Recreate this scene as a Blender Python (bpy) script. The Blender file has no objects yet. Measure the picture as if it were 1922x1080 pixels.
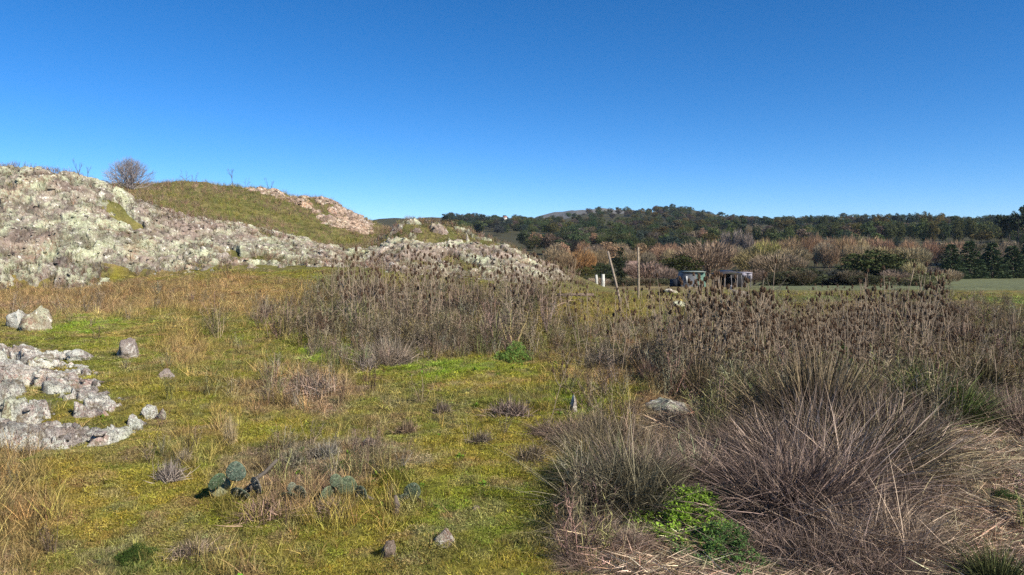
import bpy, math, random
import numpy as np
from mathutils import Vector
R = math.radians
S = bpy.context.scene
rng = np.random.default_rng(7)
random.seed(7)
# ------------------------------------------------------------------ camera, sky, sun
F = 1400.0; HZ = 460.0; CX = 961.0; CAMZ = 2.0          # focal length, horizon row, centre column in photo pixels
cam = bpy.data.cameras.new('camera'); camo = bpy.data.objects.new('camera', cam); S.collection.objects.link(camo)
camo.location = (0, 0, CAMZ); camo.rotation_euler = (R(90), 0, 0)
cam.sensor_width = 36; cam.lens = F/1922*36; cam.shift_y = -(540-HZ)/1922
cam.clip_start = 0.1; cam.clip_end = 9000
S.camera = camo
SUN_EL, SUN_AZ = 36, 128        # azimuth clockwise from +Y
sd = Vector((math.sin(R(SUN_AZ))*math.cos(R(SUN_EL)), math.cos(R(SUN_AZ))*math.cos(R(SUN_EL)), math.sin(R(SUN_EL))))
w = bpy.data.worlds.new('World'); S.world = w; w.use_nodes = True
nt = w.node_tree; bg = nt.nodes['Background']
sk = nt.nodes.new('ShaderNodeTexSky'); sk.sky_type = 'NISHITA'; sk.sun_disc = False
sk.sun_elevation = R(SUN_EL); sk.sun_rotation = R(SUN_AZ); sk.altitude = 1500; sk.air_density = 0.72; sk.dust_density = 0.05; sk.ozone_density = 6.0
hs = nt.nodes.new('ShaderNodeHueSaturation'); hs.inputs['Saturation'].default_value = 1.22
nt.links.new(sk.outputs[0], hs.inputs['Color']); nt.links.new(hs.outputs[0], bg.inputs[0]); bg.inputs[1].default_value = 0.104
sl = bpy.data.lights.new('sun', 'SUN'); sl.energy = 5.0; sl.angle = R(0.5); sl.color = (1, 0.93, 0.82)
so = bpy.data.objects.new('sun', sl); S.collection.objects.link(so)
so.rotation_euler = (-sd).to_track_quat('-Z', 'Y').to_euler()
S.view_settings.view_transform = 'Standard'; S.view_settings.look = 'None'; S.view_settings.exposure = 0.62; S.view_settings.gamma = 1
S.cycles.max_bounces = 4; S.cycles.diffuse_bounces = 2; S.cycles.transmission_bounces = 2; S.cycles.use_denoising = False

# ------------------------------------------------------------------ noise helpers (numpy)
def _h(ix, iy, iz, s):
    n = (ix.astype(np.int64)*374761393 + iy.astype(np.int64)*668265263 + iz.astype(np.int64)*2147483647 + s*974711) & 0xffffffff
    n = ((n ^ (n >> 13))*1274126177) & 0xffffffff
    n = n ^ (n >> 16)
    return (n & 0xffffff)/float(0xffffff)
def vn(x, y, z=0, s=0):
    x, y, z = np.broadcast_arrays(np.asarray(x, float), np.asarray(y, float), np.asarray(z, float))
    i, j, k = np.floor(x), np.floor(y), np.floor(z)
    u, v, t = x-i, y-j, z-k
    u = u*u*(3-2*u); v = v*v*(3-2*v); t = t*t*(3-2*t)
    def c(a, b, d): return _h(i+a, j+b, k+d, s)
    a = (c(0,0,0)*(1-u)+c(1,0,0)*u)*(1-v)+(c(0,1,0)*(1-u)+c(1,1,0)*u)*v
    b = (c(0,0,1)*(1-u)+c(1,0,1)*u)*(1-v)+(c(0,1,1)*(1-u)+c(1,1,1)*u)*v
    return a*(1-t)+b*t
def fbm(x, y, z=0, o=4, s=0):
    r = 0; a = 0.5; tot = 0
    for q in range(o):
        r = r+a*vn(x*2**q, y*2**q, np.asarray(z)*2**q, s+q*17); tot += a; a *= .5
    return r/tot
def voro(x, y, z, s=0):
    i, j, k = np.floor(x), np.floor(y), np.floor(z)
    f1 = np.full(x.shape, 9.); f2 = np.full(x.shape, 9.); cv = np.zeros(x.shape)
    for a in (-1, 0, 1):
        for b in (-1, 0, 1):
            for c in (-1, 0, 1):
                I, J, K = i+a, j+b, k+c
                d = np.sqrt((I+_h(I, J, K, s)-x)**2+(J+_h(I, J, K, s+1)-y)**2+(K+_h(I, J, K, s+2)-z)**2)
                nw = d < f1
                f2 = np.where(nw, f1, np.minimum(f2, d)); cv = np.where(nw, _h(I, J, K, s+3), cv); f1 = np.where(nw, d, f1)
    return f1, f2, cv
def sst(a, b, x): t = np.clip((x-a)/(b-a), 0, 1); return t*t*(3-2*t)

# ------------------------------------------------------------------ terrain height as a function of the place
#        px    base(Y,py)  crest(Y,py)   second crest py (at Y=60)
K = [(-1500, 31, 552, 37, 330, 350), (-500, 32, 548, 39, 300, 330), (0, 33, 546, 41, 318, 338), (70, 34, 542, 41, 322, 344), (130, 34, 541, 41.5, 330, 348), (200, 35, 533, 42, 347, 350), (260, 36, 520, 43, 375, 346),
     (330, 37, 513, 44, 401, 343), (400, 37, 508, 45, 419, 346), (470, 38, 503, 46, 430, 352), (550, 39, 501, 47, 446, 366), (600, 39, 501, 47, 458, 374), (625, 39, 501, 47, 464, 379), (650, 39, 502, 47, 466, 396),
     (690, 39, 505, 47, 466, 414), (720, 39, 509, 48, 444, 424), (760, 39, 513, 48, 417, 430), (820, 40, 518, 48, 420, 440), (870, 40, 522, 48, 434, 455), (940, 40, 528, 47, 460, 480),
     (1000, 40, 533, 47, 484, 505), (1080, 40, 542, 46, 516, 530), (1150, 40, 548, 46, 546, 543), (1250, 40, 549, 46, 548, 545.5), (3500, 40, 549, 46, 548, 545.5)]
K = np.array(K, float)
def zof(py, Y): return CAMZ-(py-HZ)/F*Y
FAR_PX = np.array([-1500, 700, 800, 880, 960, 1000, 1040, 1080, 1130, 1180, 1220, 1260, 1300, 1340, 1400, 1500, 1700, 1922, 3500.])
P900 = np.array([418, 416, 414, 413, 416, 420, 416, 413, 408, 405, 401, 396, 396, 404, 416, 420, 418, 418, 418.])
P2200 = np.array([430, 422, 412, 411, 420, 412, 403, 393, 391, 396, 402, 408, 420, 430, 430, 430, 430, 430, 430.])
def H(x, Y):
    x, Y = np.broadcast_arrays(np.asarray(x, float), np.asarray(Y, float))
    Ys = np.maximum(Y, 1.0); px = CX+F*x/Ys
    ip = lambda c: np.interp(px, K[:, 0], K[:, c])
    yb, zb = ip(1), zof(ip(2), ip(1)); yc, zc = ip(3), zof(ip(4), ip(3)); z2 = zof(ip(5), 60.)
    left = 1-sst(1080, 1200, px)
    one = np.ones_like(px)
    ys = [0*one, 24*one, yb, yb*.62+yc*.38, yc, yc+2.5, 60*one, 64*one, 92*one, 150*one, 250*one, 350*one, 470*one, 620*one, 900*one, 1300*one, 2200*one, 3200*one, 9000*one]
    z900 = zof(np.interp(px, FAR_PX, P900), 900); z22 = zof(np.interp(px, FAR_PX, P2200), 2200)
    zs = [0*one, 0*one, zb, zb+(zc-zb)*.42, zc, zc-.25*left-.1, z2, z2-.5*left, -3.0*one, -4.4*one, -5.0*one, zof(454, 350)*one, zof(441, 470)*one, zof(427, 620)*one, z900, z900*.7, z22, z22*.5, 0*one]
    z = np.zeros_like(px)
    for a in range(len(ys)-1):
        t = np.clip((Ys-ys[a])/(ys[a+1]-ys[a]), 0, 1); m = (Ys >= ys[a]) & (Ys < ys[a+1])
        if a in (3, 4, 6): t = t*t*(3-2*t)
        z = np.where(m, zs[a]*(1-t)+zs[a+1]*t, z)
    near = 1-sst(40, 120, Ys)
    z = z+near*((fbm(x*.45, Y*.45, 0, 3, 3)-.5)*.28*sst(3, 7, Ys)+(fbm(x*2.2, Y*2.2, 0, 3, 9)-.5)*.12+(fbm(x*9, Y*9, 0, 2, 5)-.5)*.03)
    z = z+sst(50, 64, Ys)*(1-sst(90, 140, Ys))*left*(fbm(x*.8, Y*.8, 0, 3, 31)-.5)*.5
    z = z+sst(300, 900, Ys)*(fbm(x*.01, Y*.01, 0, 4, 71)-.5)*14*np.clip(Ys/900, .3, 2.2)
    return z
def uv(x, Y): return CX+F*x/np.maximum(Y, 1), HZ+F*CAMZ/np.maximum(Y, 1)
def at(px, Y):
    x = (px-CX)/F*Y
    return np.array([x, Y, float(H(x, Y))])
def ground(px, py):       # place on the near meadow seen at that column and row
    Ys = np.linspace(4, 60, 1500); x = (px-CX)/F*Ys
    pr = HZ-F*(H(x, Ys)-CAMZ)/Ys
    k = np.argmax(pr < py); return at(px, float(Ys[k]))

# ------------------------------------------------------------------ ground cover colours (what grows where)
YEL = (.170, .147, .022); GRN = (.105, .120, .014); BGR = (.125, .185, .014); STR = (.235, .160, .060); BRN = (.170, .110, .055); GRY = (.190, .150, .110); PNK = (.260, .170, .120); ORG = (.205, .155, .030); DGR = (.050, .075, .018); LIT = (.30, .20, .135); OLV = (.14, .125, .035)
BL = [(250, 565, 480, 26, BRN, .9), (100, 590, 160, 20, PNK, .5), (480, 570, 160, 26, STR, .8), (800, 580, 330, 50, OLV, .6), (380, 650, 330, 50, GRN, .7), (150, 612, 90, 20, BGR, .8), (640, 668, 70, 26, BGR, .95),
      (860, 700, 230, 26, BGR, .7), (560, 735, 120, 45, PNK, .75), (350, 655, 50, 40, STR, .7), (930, 722, 120, 22, ORG, .7), (1075, 770, 60, 45, BGR, .8), (1180, 700, 110, 25, OLV, .6), (1000, 690, 100, 40, YEL, .5),
      (950, 880, 190, 110, YEL, .9), (900, 960, 160, 60, BGR, .35), (1125, 1045, 70, 45, BGR, .9), (120, 950, 160, 70, ORG, .9), (20, 1000, 90, 130, BRN, .6), (330, 930, 160, 50, YEL, .8), (240, 1040, 60, 40, DGR, .7), (380, 1010, 170, 50, OLV, .6),
      (560, 930, 150, 40, PNK, .7), (600, 880, 180, 40, GRY, .5), (400, 790, 200, 60, YEL, .5), (280, 730, 90, 25, YEL, .6), (1100, 850, 80, 60, BRN, .5), (1160, 1010, 130, 80, GRY, .7),
      (1330, 800, 160, 110, GRY, .85), (1500, 700, 420, 110, BRN, .8), (1560, 880, 260, 160, BRN, .9), (1760, 960, 240, 150, LIT, .95), (1800, 820, 150, 60, BRN, .6), (1870, 830, 90, 35, BGR, .6), (1900, 930, 60, 26, DGR, .8), (1500, 1060, 200, 60, LIT, .6),
      (1130, 582, 150, 18, YEL, .8), (1300, 575, 240, 16, OLV, .8), (1500, 552, 700, 9, GRN, .8), (1570, 566, 110, 16, (.13, .15, .06), .95), (1900, 575, 130, 34, (.12, .16, .04), .95), (1630, 640, 70, 22, BGR, .8), (1420, 690, 80, 22, GRN, .9), (1750, 600, 60, 16, GRN, .8), (1700, 590, 320, 30, BRN, .75)]
def gcol(x, Y, jit=True):
    u, v = uv(x, Y)
    n1 = fbm(x*.9, Y*.9, 0, 4, 11); n2 = fbm(x*2.3, Y*2.3, 3, 3, 21); n3 = fbm(x*.35, Y*.35, 5, 3, 41); n4 = fbm(x*5, Y*5, 7, 2, 61)
    c = np.empty(x.shape+(3,)); c[:] = OLV
    def mix(col, wt): c[:] = c*(1-wt[..., None])+np.array(col)*wt[..., None]
    mix(YEL, sst(.45, .6, n1)*.9); mix(GRN, sst(.5, .65, n2)*.6)
    for (bu, bv, ru, rv, col, st) in BL:
        d = ((u-bu)/ru)**2+((v-bv)/rv)**2+(n1-.5)*1.8+(n2-.5)*1.6
        mix(col, (1-sst(.45, 1.25, d))*st)
    mix(STR, sst(.58, .72, n3*.5+n2*.5)*.55*(v < 760)); mix(BRN, sst(.60, .74, fbm(x*3.1, Y*3.1, 9, 3, 81))*.6)
    mix(GRY, sst(.56, .72, n4)*.3)
    # the valley field, beyond the meadow
    far = sst(44, 60, Y)
    fld = np.array([.125, .135, .062])*(1+.5*(n3[..., None]-.5)); fld2 = np.array([.06, .055, .025])
    left = (1-sst(1050, 1180, u))*(1-sst(88, 100, Y))
    hill = np.array([.105, .105, .03])*(.75+.5*n1[..., None])+np.array([.06, .035, .02])*sst(.45, .6, n2)[..., None]
    fld = fld*(1-(1-sst(1330, 1460, u))[..., None])+np.array([.17, .13, .055])*(1-sst(1330, 1460, u))[..., None]*(.6+.8*n1[..., None]); fc = np.where((Y < 152)[..., None], fld, fld2)
    far2 = far[..., None]
    c = c*(1-far2)+fc*far2
    c = c*(1-left[..., None]*sst(36, 42, Y)[..., None])+hill*left[..., None]*sst(36, 42, Y)[..., None]
    m = sst(1500, 1900, Y)[..., None]; c = c*(1-m)+np.array([.13, .12, .10])*m*(.7+.6*fbm(x*.02, Y*.02, 0, 3, 5)[..., None])
    return c

# ------------------------------------------------------------------ object helpers
def tag(o, label=None, cat=None, group=None, kind=None):
    if label: o['label'] = label
    if cat: o['category'] = cat
    if group: o['group'] = group
    if kind: o['kind'] = kind
    return o
def mesh(name, V, Fq, mats=(), mi=None, attrs=None, smooth=False):
    """V (n,3); Fq list of index arrays (m,k)"""
    me = bpy.data.meshes.new(name); V = np.asarray(V, np.float32)
    if not isinstance(Fq, list): Fq = [Fq]
    Fq = [np.asarray(f, np.int32) for f in Fq if len(f)]
    me.vertices.add(len(V)); me.vertices.foreach_set('co', V.ravel())
    tot = sum(f.size for f in Fq); nf = sum(len(f) for f in Fq)
    me.loops.add(tot); me.loops.foreach_set('vertex_index', np.concatenate([f.ravel() for f in Fq]))
    ls = []; o = 0
    for f in Fq: ls.append(o+np.arange(len(f))*f.shape[1]); o += f.size
    me.polygons.add(nf); me.polygons.foreach_set('loop_start', np.concatenate(ls).astype(np.int32))
    for m in mats: me.materials.append(m)
    if mi is not None: me.polygons.foreach_set('material_index', np.asarray(mi, np.int32))
    if smooth: me.polygons.foreach_set('use_smooth', np.ones(nf, bool))
    for k, a in (attrs or {}).items():
        a = np.asarray(a, np.float32)
        if a.ndim == 1: t = me.attributes.new(k, 'FLOAT', 'POINT'); t.data.foreach_set('value', a)
        else:
            t = me.attributes.new(k, 'FLOAT_COLOR', 'POINT'); t.data.foreach_set('color', np.c_[a, np.ones(len(a))].astype(np.float32).ravel())
    me.update(calc_edges=True); me.validate()
    return me
def link(name, me, parent=None, loc=None, rot=None, scl=None, color=None, col=None):
    o = bpy.data.objects.new(name, me); (col or S.collection).objects.link(o)
    if parent: o.parent = parent
    if loc is not None: o.location = loc
    if rot is not None: o.rotation_euler = rot
    if scl is not None: o.scale = scl if hasattr(scl, '__len__') else (scl,)*3
    if color is not None: o.color = (*color, 1)
    return o
class G:      # geometry collector with a random value per piece
    def __init__(s): s.V = []; s.Fq = {}; s.v = []; s.n = 0; s.m = {}
    def add(s, V, Fs, val=.5, mi=0):
        V = np.asarray(V, float).reshape(-1, 3)
        for f in (Fs if isinstance(Fs, list) else [Fs]):
            f = np.asarray(f, int); s.Fq.setdefault(f.shape[1], []).append(f+s.n); s.m.setdefault(f.shape[1], []).append(np.full(len(f), mi))
        s.V.append(V); s.v.append(np.broadcast_to(val, (len(V),))); s.n += len(V)
    def out(s, name, mats, smooth=False):
        ks = sorted(s.Fq)
        return mesh(name, np.concatenate(s.V), [np.concatenate(s.Fq[k]) for k in ks], mats, np.concatenate([np.concatenate(s.m[k]) for k in ks]), {'v': np.concatenate(s.v)}, smooth)
def blades(g, base, dirs, L, wd, droop, seg=3, val=None, mi=0, bend=0.):
    """curved tapering blades; base (n,3), dirs (n,3) unit, L, wd, droop (n,)"""
    n = len(base); L = np.broadcast_to(L, (n,)); wd = np.broadcast_to(wd, (n,)); droop = np.broadcast_to(droop, (n,))
    a = rng.uniform(0, 2*np.pi, n); side = np.cross(dirs, np.c_[np.cos(a), np.sin(a), 0*a]); side /= np.linalg.norm(side, axis=1)[:, None]+1e-9
    rows = []; lat = np.cross(dirs, rng.normal(0, 1, (n, 3)))*(rng.normal(0, 1, n)*bend*L)[:, None]
    for k in range(seg+1):
        t = k/seg
        p = base+dirs*(L*t)[:, None]+lat*t*t; hor = dirs.copy(); hor[:, 2] = 0
        p = p+hor*(droop*L*t*t*.5)[:, None]; p[:, 2] -= droop*L*t**2*.45
        ww = wd*(1-t)**.6*.5
        if k == seg: rows.append(p[:, None])
        else: rows.append(np.stack([p-side*ww[:, None], p+side*ww[:, None]], 1))
    V = np.concatenate(rows, 1); nv = 2*seg+1; b = np.arange(n)*nv
    q = [np.stack([b+2*k, b+2*k+1, b+2*k+3, b+2*k+2], 1) for k in range(seg-1)]
    t = np.stack([b+2*seg-2, b+2*seg-1, b+2*seg], 1)
    if val is None: val = rng.random(n)
    fs = ([np.concatenate(q)] if q else [])+[t]
    g.add(V.reshape(-1, 3), fs, np.repeat(val, nv), mi)
def randdir(n, tilt0, tilt1, az=None):
    a = rng.uniform(0, 2*np.pi, n) if az is None else az
    t = np.radians(rng.uniform(tilt0, tilt1, n))
    return np.c_[np.sin(t)*np.cos(a), np.sin(t)*np.sin(a), np.cos(t)]
def tube(g, P, r, k=5, val=.5, mi=0, cap=True):
    P = np.asarray(P, float); n = len(P); r = np.broadcast_to(r, (n,))
    T = np.gradient(P, axis=0); T /= np.linalg.norm(T, axis=1)[:, None]+1e-9
    up = np.array([.31, .87, .13]) if abs(T[0, 2]) > .7 else np.array([0, 0, 1.])
    U = np.cross(T, up); U /= np.linalg.norm(U, axis=1)[:, None]; W = np.cross(T, U)
    a = np.arange(k)*2*np.pi/k
    V = P[:, None]+(U[:, None]*np.cos(a)[None, :, None]+W[:, None]*np.sin(a)[None, :, None])*r[:, None, None]
    f = []
    for i in range(n-1):
        for j in range(k): f.append((i*k+j, i*k+(j+1) % k, (i+1)*k+(j+1) % k, (i+1)*k+j))
    fs = [np.array(f)]
    V = V.reshape(-1, 3)
    if cap and r[-1] > 0: V = np.concatenate([V, P[-1:]]); fs.append(np.array([((n-1)*k+j, (n-1)*k+(j+1) % k, n*k) for j in range(k)]))
    g.add(V, fs, val, mi)
def box(g, c, s, rz=0, mi=0, val=.5):
    X = np.array([(a, b, d) for a in (-.5, .5) for b in (-.5, .5) for d in (-.5, .5)])*s
    X = np.c_[X[:, 0]*math.cos(rz)-X[:, 1]*math.sin(rz), X[:, 0]*math.sin(rz)+X[:, 1]*math.cos(rz), X[:, 2]]+c
    g.add(X, np.array([(0, 1, 3, 2), (4, 6, 7, 5), (0, 4, 5, 1), (2, 3, 7, 6), (0, 2, 6, 4), (1, 5, 7, 3)]), val, mi)

# ------------------------------------------------------------------ materials
class NT:
    def __init__(s, name): s.m = bpy.data.materials.new(name); s.m.use_nodes = True; s.t = s.m.node_tree; s.b = s.t.nodes['Principled BSDF']; s.b.inputs['Specular IOR Level'].default_value = .15; s.b.inputs['Roughness'].default_value = .85
    def n(s, ty, **k):
        q = s.t.nodes.new('ShaderNode'+ty)
        for a, b in k.items(): setattr(q, a, b)
        return q
    def l(s, a, b): s.t.links.new(a, b)
    def mul(s, c, f):   # colour * float
        q = s.n('VectorMath', operation='SCALE'); s.l(c, q.inputs[0]); s.l(f, q.inputs['Scale']); return q.outputs[0]
    def mix(s, fac, a, b):
        q = s.n('Mix', data_type='RGBA'); 
        for x, i in ((fac, 0), (a, 6), (b, 7)):
            if hasattr(x, 'is_output'): s.l(x, q.inputs[i])
            else: q.inputs[i].default_value = x if i == 0 else (*x, 1)
        return q.outputs[2]
    def noise(s, scale, det=4, rough=.6, lac=2, vec=None, dist=0):
        q = s.n('TexNoise'); q.inputs['Scale'].default_value = scale; q.inputs['Detail'].default_value = det; q.inputs['Roughness'].default_value = rough; q.inputs['Distortion'].default_value = dist
        if vec is not None: s.l(vec, q.inputs['Vector'])
        return q.outputs[0]
    def ramp(s, f, a, b, lo=0, hi=1):
        q = s.n('MapRange'); q.interpolation_type = 'SMOOTHSTEP'; s.l(f, q.inputs[0])
        for i, x in enumerate((a, b, lo, hi)): q.inputs[i+1].default_value = x
        return q.outputs[0]
    def pos(s): return s.n('NewGeometry').outputs['Position']
    def bump(s, h, st, d):
        q = s.n('Bump'); q.inputs['Strength'].default_value = st; q.inputs['Distance'].default_value = d; s.l(h, q.inputs['Height']); s.l(q.outputs[0], s.b.inputs['Normal'])
def plant_mat(name, src, lo=.45, hi=1.6, fixed=None, trans=.25, straw=.0, sq=False):
    M = NT(name)
    if src == 'inst': a = M.n('Attribute', attribute_type='INSTANCER', attribute_name='col'); c = a.outputs['Color']
    elif src == 'obj': c = M.n('ObjectInfo').outputs['Color']
    else: q = M.n('RGB'); q.outputs[0].default_value = (*fixed, 1); c = q.outputs[0]
    v = M.n('Attribute', attribute_type='GEOMETRY', attribute_name='v').outputs['Fac']
    vv = v
    if sq: q = M.n('Math', operation='POWER'); M.l(v, q.inputs[0]); q.inputs[1].default_value = 2.0; vv = q.outputs[0]
    c2 = M.mul(c, M.ramp(vv, 0, 1, lo, hi))
    if straw: c2 = M.mix(M.ramp(v, .80, .95, 0, straw), c2, (.34, .27, .15))
    M.l(c2, M.b.inputs['Base Color'])
    if trans:
        tr = M.n('BsdfTranslucent'); M.l(c2, tr.inputs[0]); mx = M.n('MixShader'); mx.inputs[0].default_value = trans
        M.l(M.b.outputs[0], mx.inputs[1]); M.l(tr.outputs[0], mx.inputs[2]); M.l(mx.outputs[0], M.t.nodes['Material Output'].inputs[0])
    return M.m
m_gi = plant_mat('grass_leaf', 'inst', .5, 1.7, straw=.5)
m_di = plant_mat('dry_stalk', 'inst', .3, 2.9, trans=.06, sq=True)
m_li = plant_mat('leaf_patch', 'inst', .5, 1.5, trans=.3)
m_go = plant_mat('tussock_blade', 'obj', .22, 3.4, trans=.03, straw=.35, sq=True)
m_lo = plant_mat('plant_leaf', 'obj', .5, 1.5, trans=.3)
m_cr = plant_mat('tree_crown', 'obj', .45, 1.55, trans=.12)
m_tw = plant_mat('bare_twig', 'obj', .55, 1.45, trans=0)
m_st = plant_mat('dry_stem', 'fix', .4, 1.5, (.27, .205, .14), 0)
m_hd = plant_mat('teasel_head', 'fix', .5, 1.6, (.115, .07, .042), 0)
m_bk = plant_mat('bark', 'fix', .5, 1.4, (.11, .085, .065), 0)
def ground_mat():
    M = NT('meadow_ground'); a = M.n('Attribute', attribute_type='GEOMETRY', attribute_name='col').outputs['Color']; p = M.pos()
    f1 = M.noise(18, 6, .75, vec=p); f2 = M.noise(2.0, 5, .7, vec=p)
    c = M.mul(a, M.ramp(f1, .3, .7, .45, 1.6)); c = M.mul(c, M.ramp(f2, .3, .7, .7, 1.25))
    M.l(c, M.b.inputs['Base Color']); M.bump(f1, .9, .04); return M.m
def rock_mat(name, base=(.29, .24, .20), lich=(.42, .44, .29), warm=(.30, .19, .12), lf=(.45, .57), sc=1., dark=(.07, .058, .045), wf=.85):
    M = NT(name); p = M.pos()
    n1 = M.noise(1.1*sc, 6, .65, vec=p, dist=.4); n2 = M.noise(7*sc, 6, .75, vec=p, dist=.6); n3 = M.noise(30*sc, 5, .8, vec=p); n4 = M.noise(.55*sc, 4, .6, vec=p); n5 = M.noise(13*sc, 4, .7, vec=p, dist=1)
    c = M.mix(M.ramp(n2, .35, .62), tuple(x*.5 for x in base), tuple(x*1.15 for x in base))
    c = M.mix(M.ramp(n4, .5, .62, 0, wf), c, warm)
    s = M.n('Math', operation='ADD'); M.l(n1, s.inputs[0]); M.l(n5, s.inputs[1]); h = M.n('Math', operation='MULTIPLY'); M.l(s.outputs[0], h.inputs[0]); h.inputs[1].default_value = .5
    lm = M.ramp(h.outputs[0], *lf)
    c = M.mix(lm, c, lich)
    lg = M.noise(.16*sc, 5, .6, vec=p, dist=1.5); c = M.mix(M.ramp(lg, .48, .60, 0, .75), c, (.26, .19, .155)); c = M.mix(M.ramp(lg, .36, .46, .45, 0), c, (.40, .43, .25)); wh = M.noise(3.5*sc, 5, .7, vec=p, dist=.8); c = M.mix(M.ramp(wh, .58, .64, 0, .8), c, (.74, .70, .60))
    c = M.mix(M.ramp(n3, .38, .50, .9, 0), c, dark); br = M.noise(2.6*sc, 6, .75, vec=p, dist=1.2); c = M.mix(M.ramp(br, .54, .64, 0, .8), c, (.17, .13, .075))
    v = M.n('Attribute', attribute_type='GEOMETRY', attribute_name='v').outputs['Fac']
    c = M.mul(c, M.ramp(v, .1, .9, .6, 1.5))
    M.l(c, M.b.inputs['Base Color']); M.b.inputs['Roughness'].default_value = .95
    hh = M.n('Math', operation='ADD'); M.l(n2, hh.inputs[0]); M.l(n3, hh.inputs[1]); M.bump(hh.outputs[0], 1, .05/sc**.5); return M.m
m_rock = rock_mat('lichen_rock')
m_rock2 = rock_mat('grey_pink_rock', (.39, .34, .305), (.61, .61, .52), (.52, .32, .26), (.44, .54), 1.7, (.06, .05, .045))
m_rock4 = rock_mat('tan_stone', (.33, .25, .18), (.42, .38, .28), (.34, .22, .16), (.5, .6), 2.5)
m_rock3 = rock_mat('red_rock', (.46, .33, .24), (.60, .52, .38), (.42, .20, .10), (.48, .6), .9, wf=.9)
def flat(name, c, rough=.8, nz=6, amt=.35):
    M = NT(name); f = M.noise(nz, 5, .7, vec=M.n('TexCoord').outputs['Object']); q = M.n('RGB'); q.outputs[0].default_value = (*c, 1)
    M.l(M.mul(q.outputs[0], M.ramp(f, .3, .7, 1-amt, 1+amt)), M.b.inputs['Base Color']); M.b.inputs['Roughness'].default_value = rough; M.bump(f, .4, .02); return M.m

# ------------------------------------------------------------------ the ground: one sheet out to the far hills
def terrain():
    pxs = np.r_[np.linspace(-1500, -120, 60)[:-1], np.linspace(-120, 2050, 330), np.linspace(2050, 3500, 60)[1:]]
    Ys = np.r_[np.exp(np.linspace(math.log(1.0), math.log(5), 30))[:-1], np.exp(np.linspace(math.log(5), math.log(70), 420)), np.exp(np.linspace(math.log(70), math.log(8500), 170))[1:]]
    X = (pxs[None, :]-CX)/F*Ys[:, None]; Y = np.broadcast_to(Ys[:, None], X.shape)
    Z = H(X, Y); c = gcol(X, Y)
    n, m = X.shape; i = np.arange(n*m).reshape(n, m)
    fq = np.stack([i[:-1, :-1], i[:-1, 1:], i[1:, 1:], i[1:, :-1]], -1).reshape(-1, 4)
    me = mesh('ground', np.c_[X.ravel(), Y.ravel(), Z.ravel()], fq, [ground_mat()], attrs={'col': c.reshape(-1, 3)}, smooth=True)
    tag(link('ground', me), kind='structure')
terrain()

# ------------------------------------------------------------------ rock shapes
def rock_disp(x, y, z, s=1.0, seed=0):
    wx = x+(fbm(x*1.5/s, y*1.5/s, z*1.5/s, 3, seed+1)-.5)*.9*s; wz = z+(fbm(x*1.5/s, y*1.5/s, z*1.5/s, 3, seed+5)-.5)*.9*s
    a, b, cv = voro(wx/(1.1*s), y/(1.1*s), wz/(.62*s), seed+10); a2, b2, cv2 = voro(wx/(.38*s), y/(.38*s), wz/(.22*s), seed+30)
    d = (cv-.35)*.20*s+(cv2-.5)*.15*s-(1-sst(0, .22, b-a))*.15*s-(1-sst(0, .25, b2-a2))*.05*s
    d = d+(fbm(x*6/s, y*6/s, z*6/s, 3, seed+3)-.5)*.14*s+(fbm(x*1.2/s, y*1.2/s, z*7/s, 3, seed+6)-.5)*.30*s
    return d, cv*.5+cv2*.5
def ico(sub=3):
    import bmesh
    bm = bmesh.new(); bmesh.ops.create_icosphere(bm, subdivisions=sub, radius=1); bm.verts.ensure_lookup_table()
    V = np.array([v.co[:] for v in bm.verts]); Fc = np.array([[v.index for v in f.verts] for f in bm.faces]); bm.free(); return V, Fc
ICO2 = ico(2); ICO3 = ico(4)
def rock_geo(seed, hi=False, flatten=.7):
    V, Fc = ICO3 if hi else ICO2; r = np.random.default_rng(seed); V = V.copy()
    for _ in range(9):      # planar cuts give facets
        nrm = r.normal(size=3); nrm /= np.linalg.norm(nrm); d = V@nrm; lim = r.uniform(.45, .8); V = V-np.maximum(d-lim, 0)[:, None]*nrm
    o = seed*3.7
    V = V*(1+(fbm(V[:, 0]*2+o, V[:, 1]*2, V[:, 2]*2, 4, seed)-.5)*.55)[:, None]
    if hi: V = V*(1+(fbm(V[:, 0]*9+o, V[:, 1]*9, V[:, 2]*9, 3, seed)-.5)*.16)[:, None]
    V[:, 2] *= flatten
    return V, Fc
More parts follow.
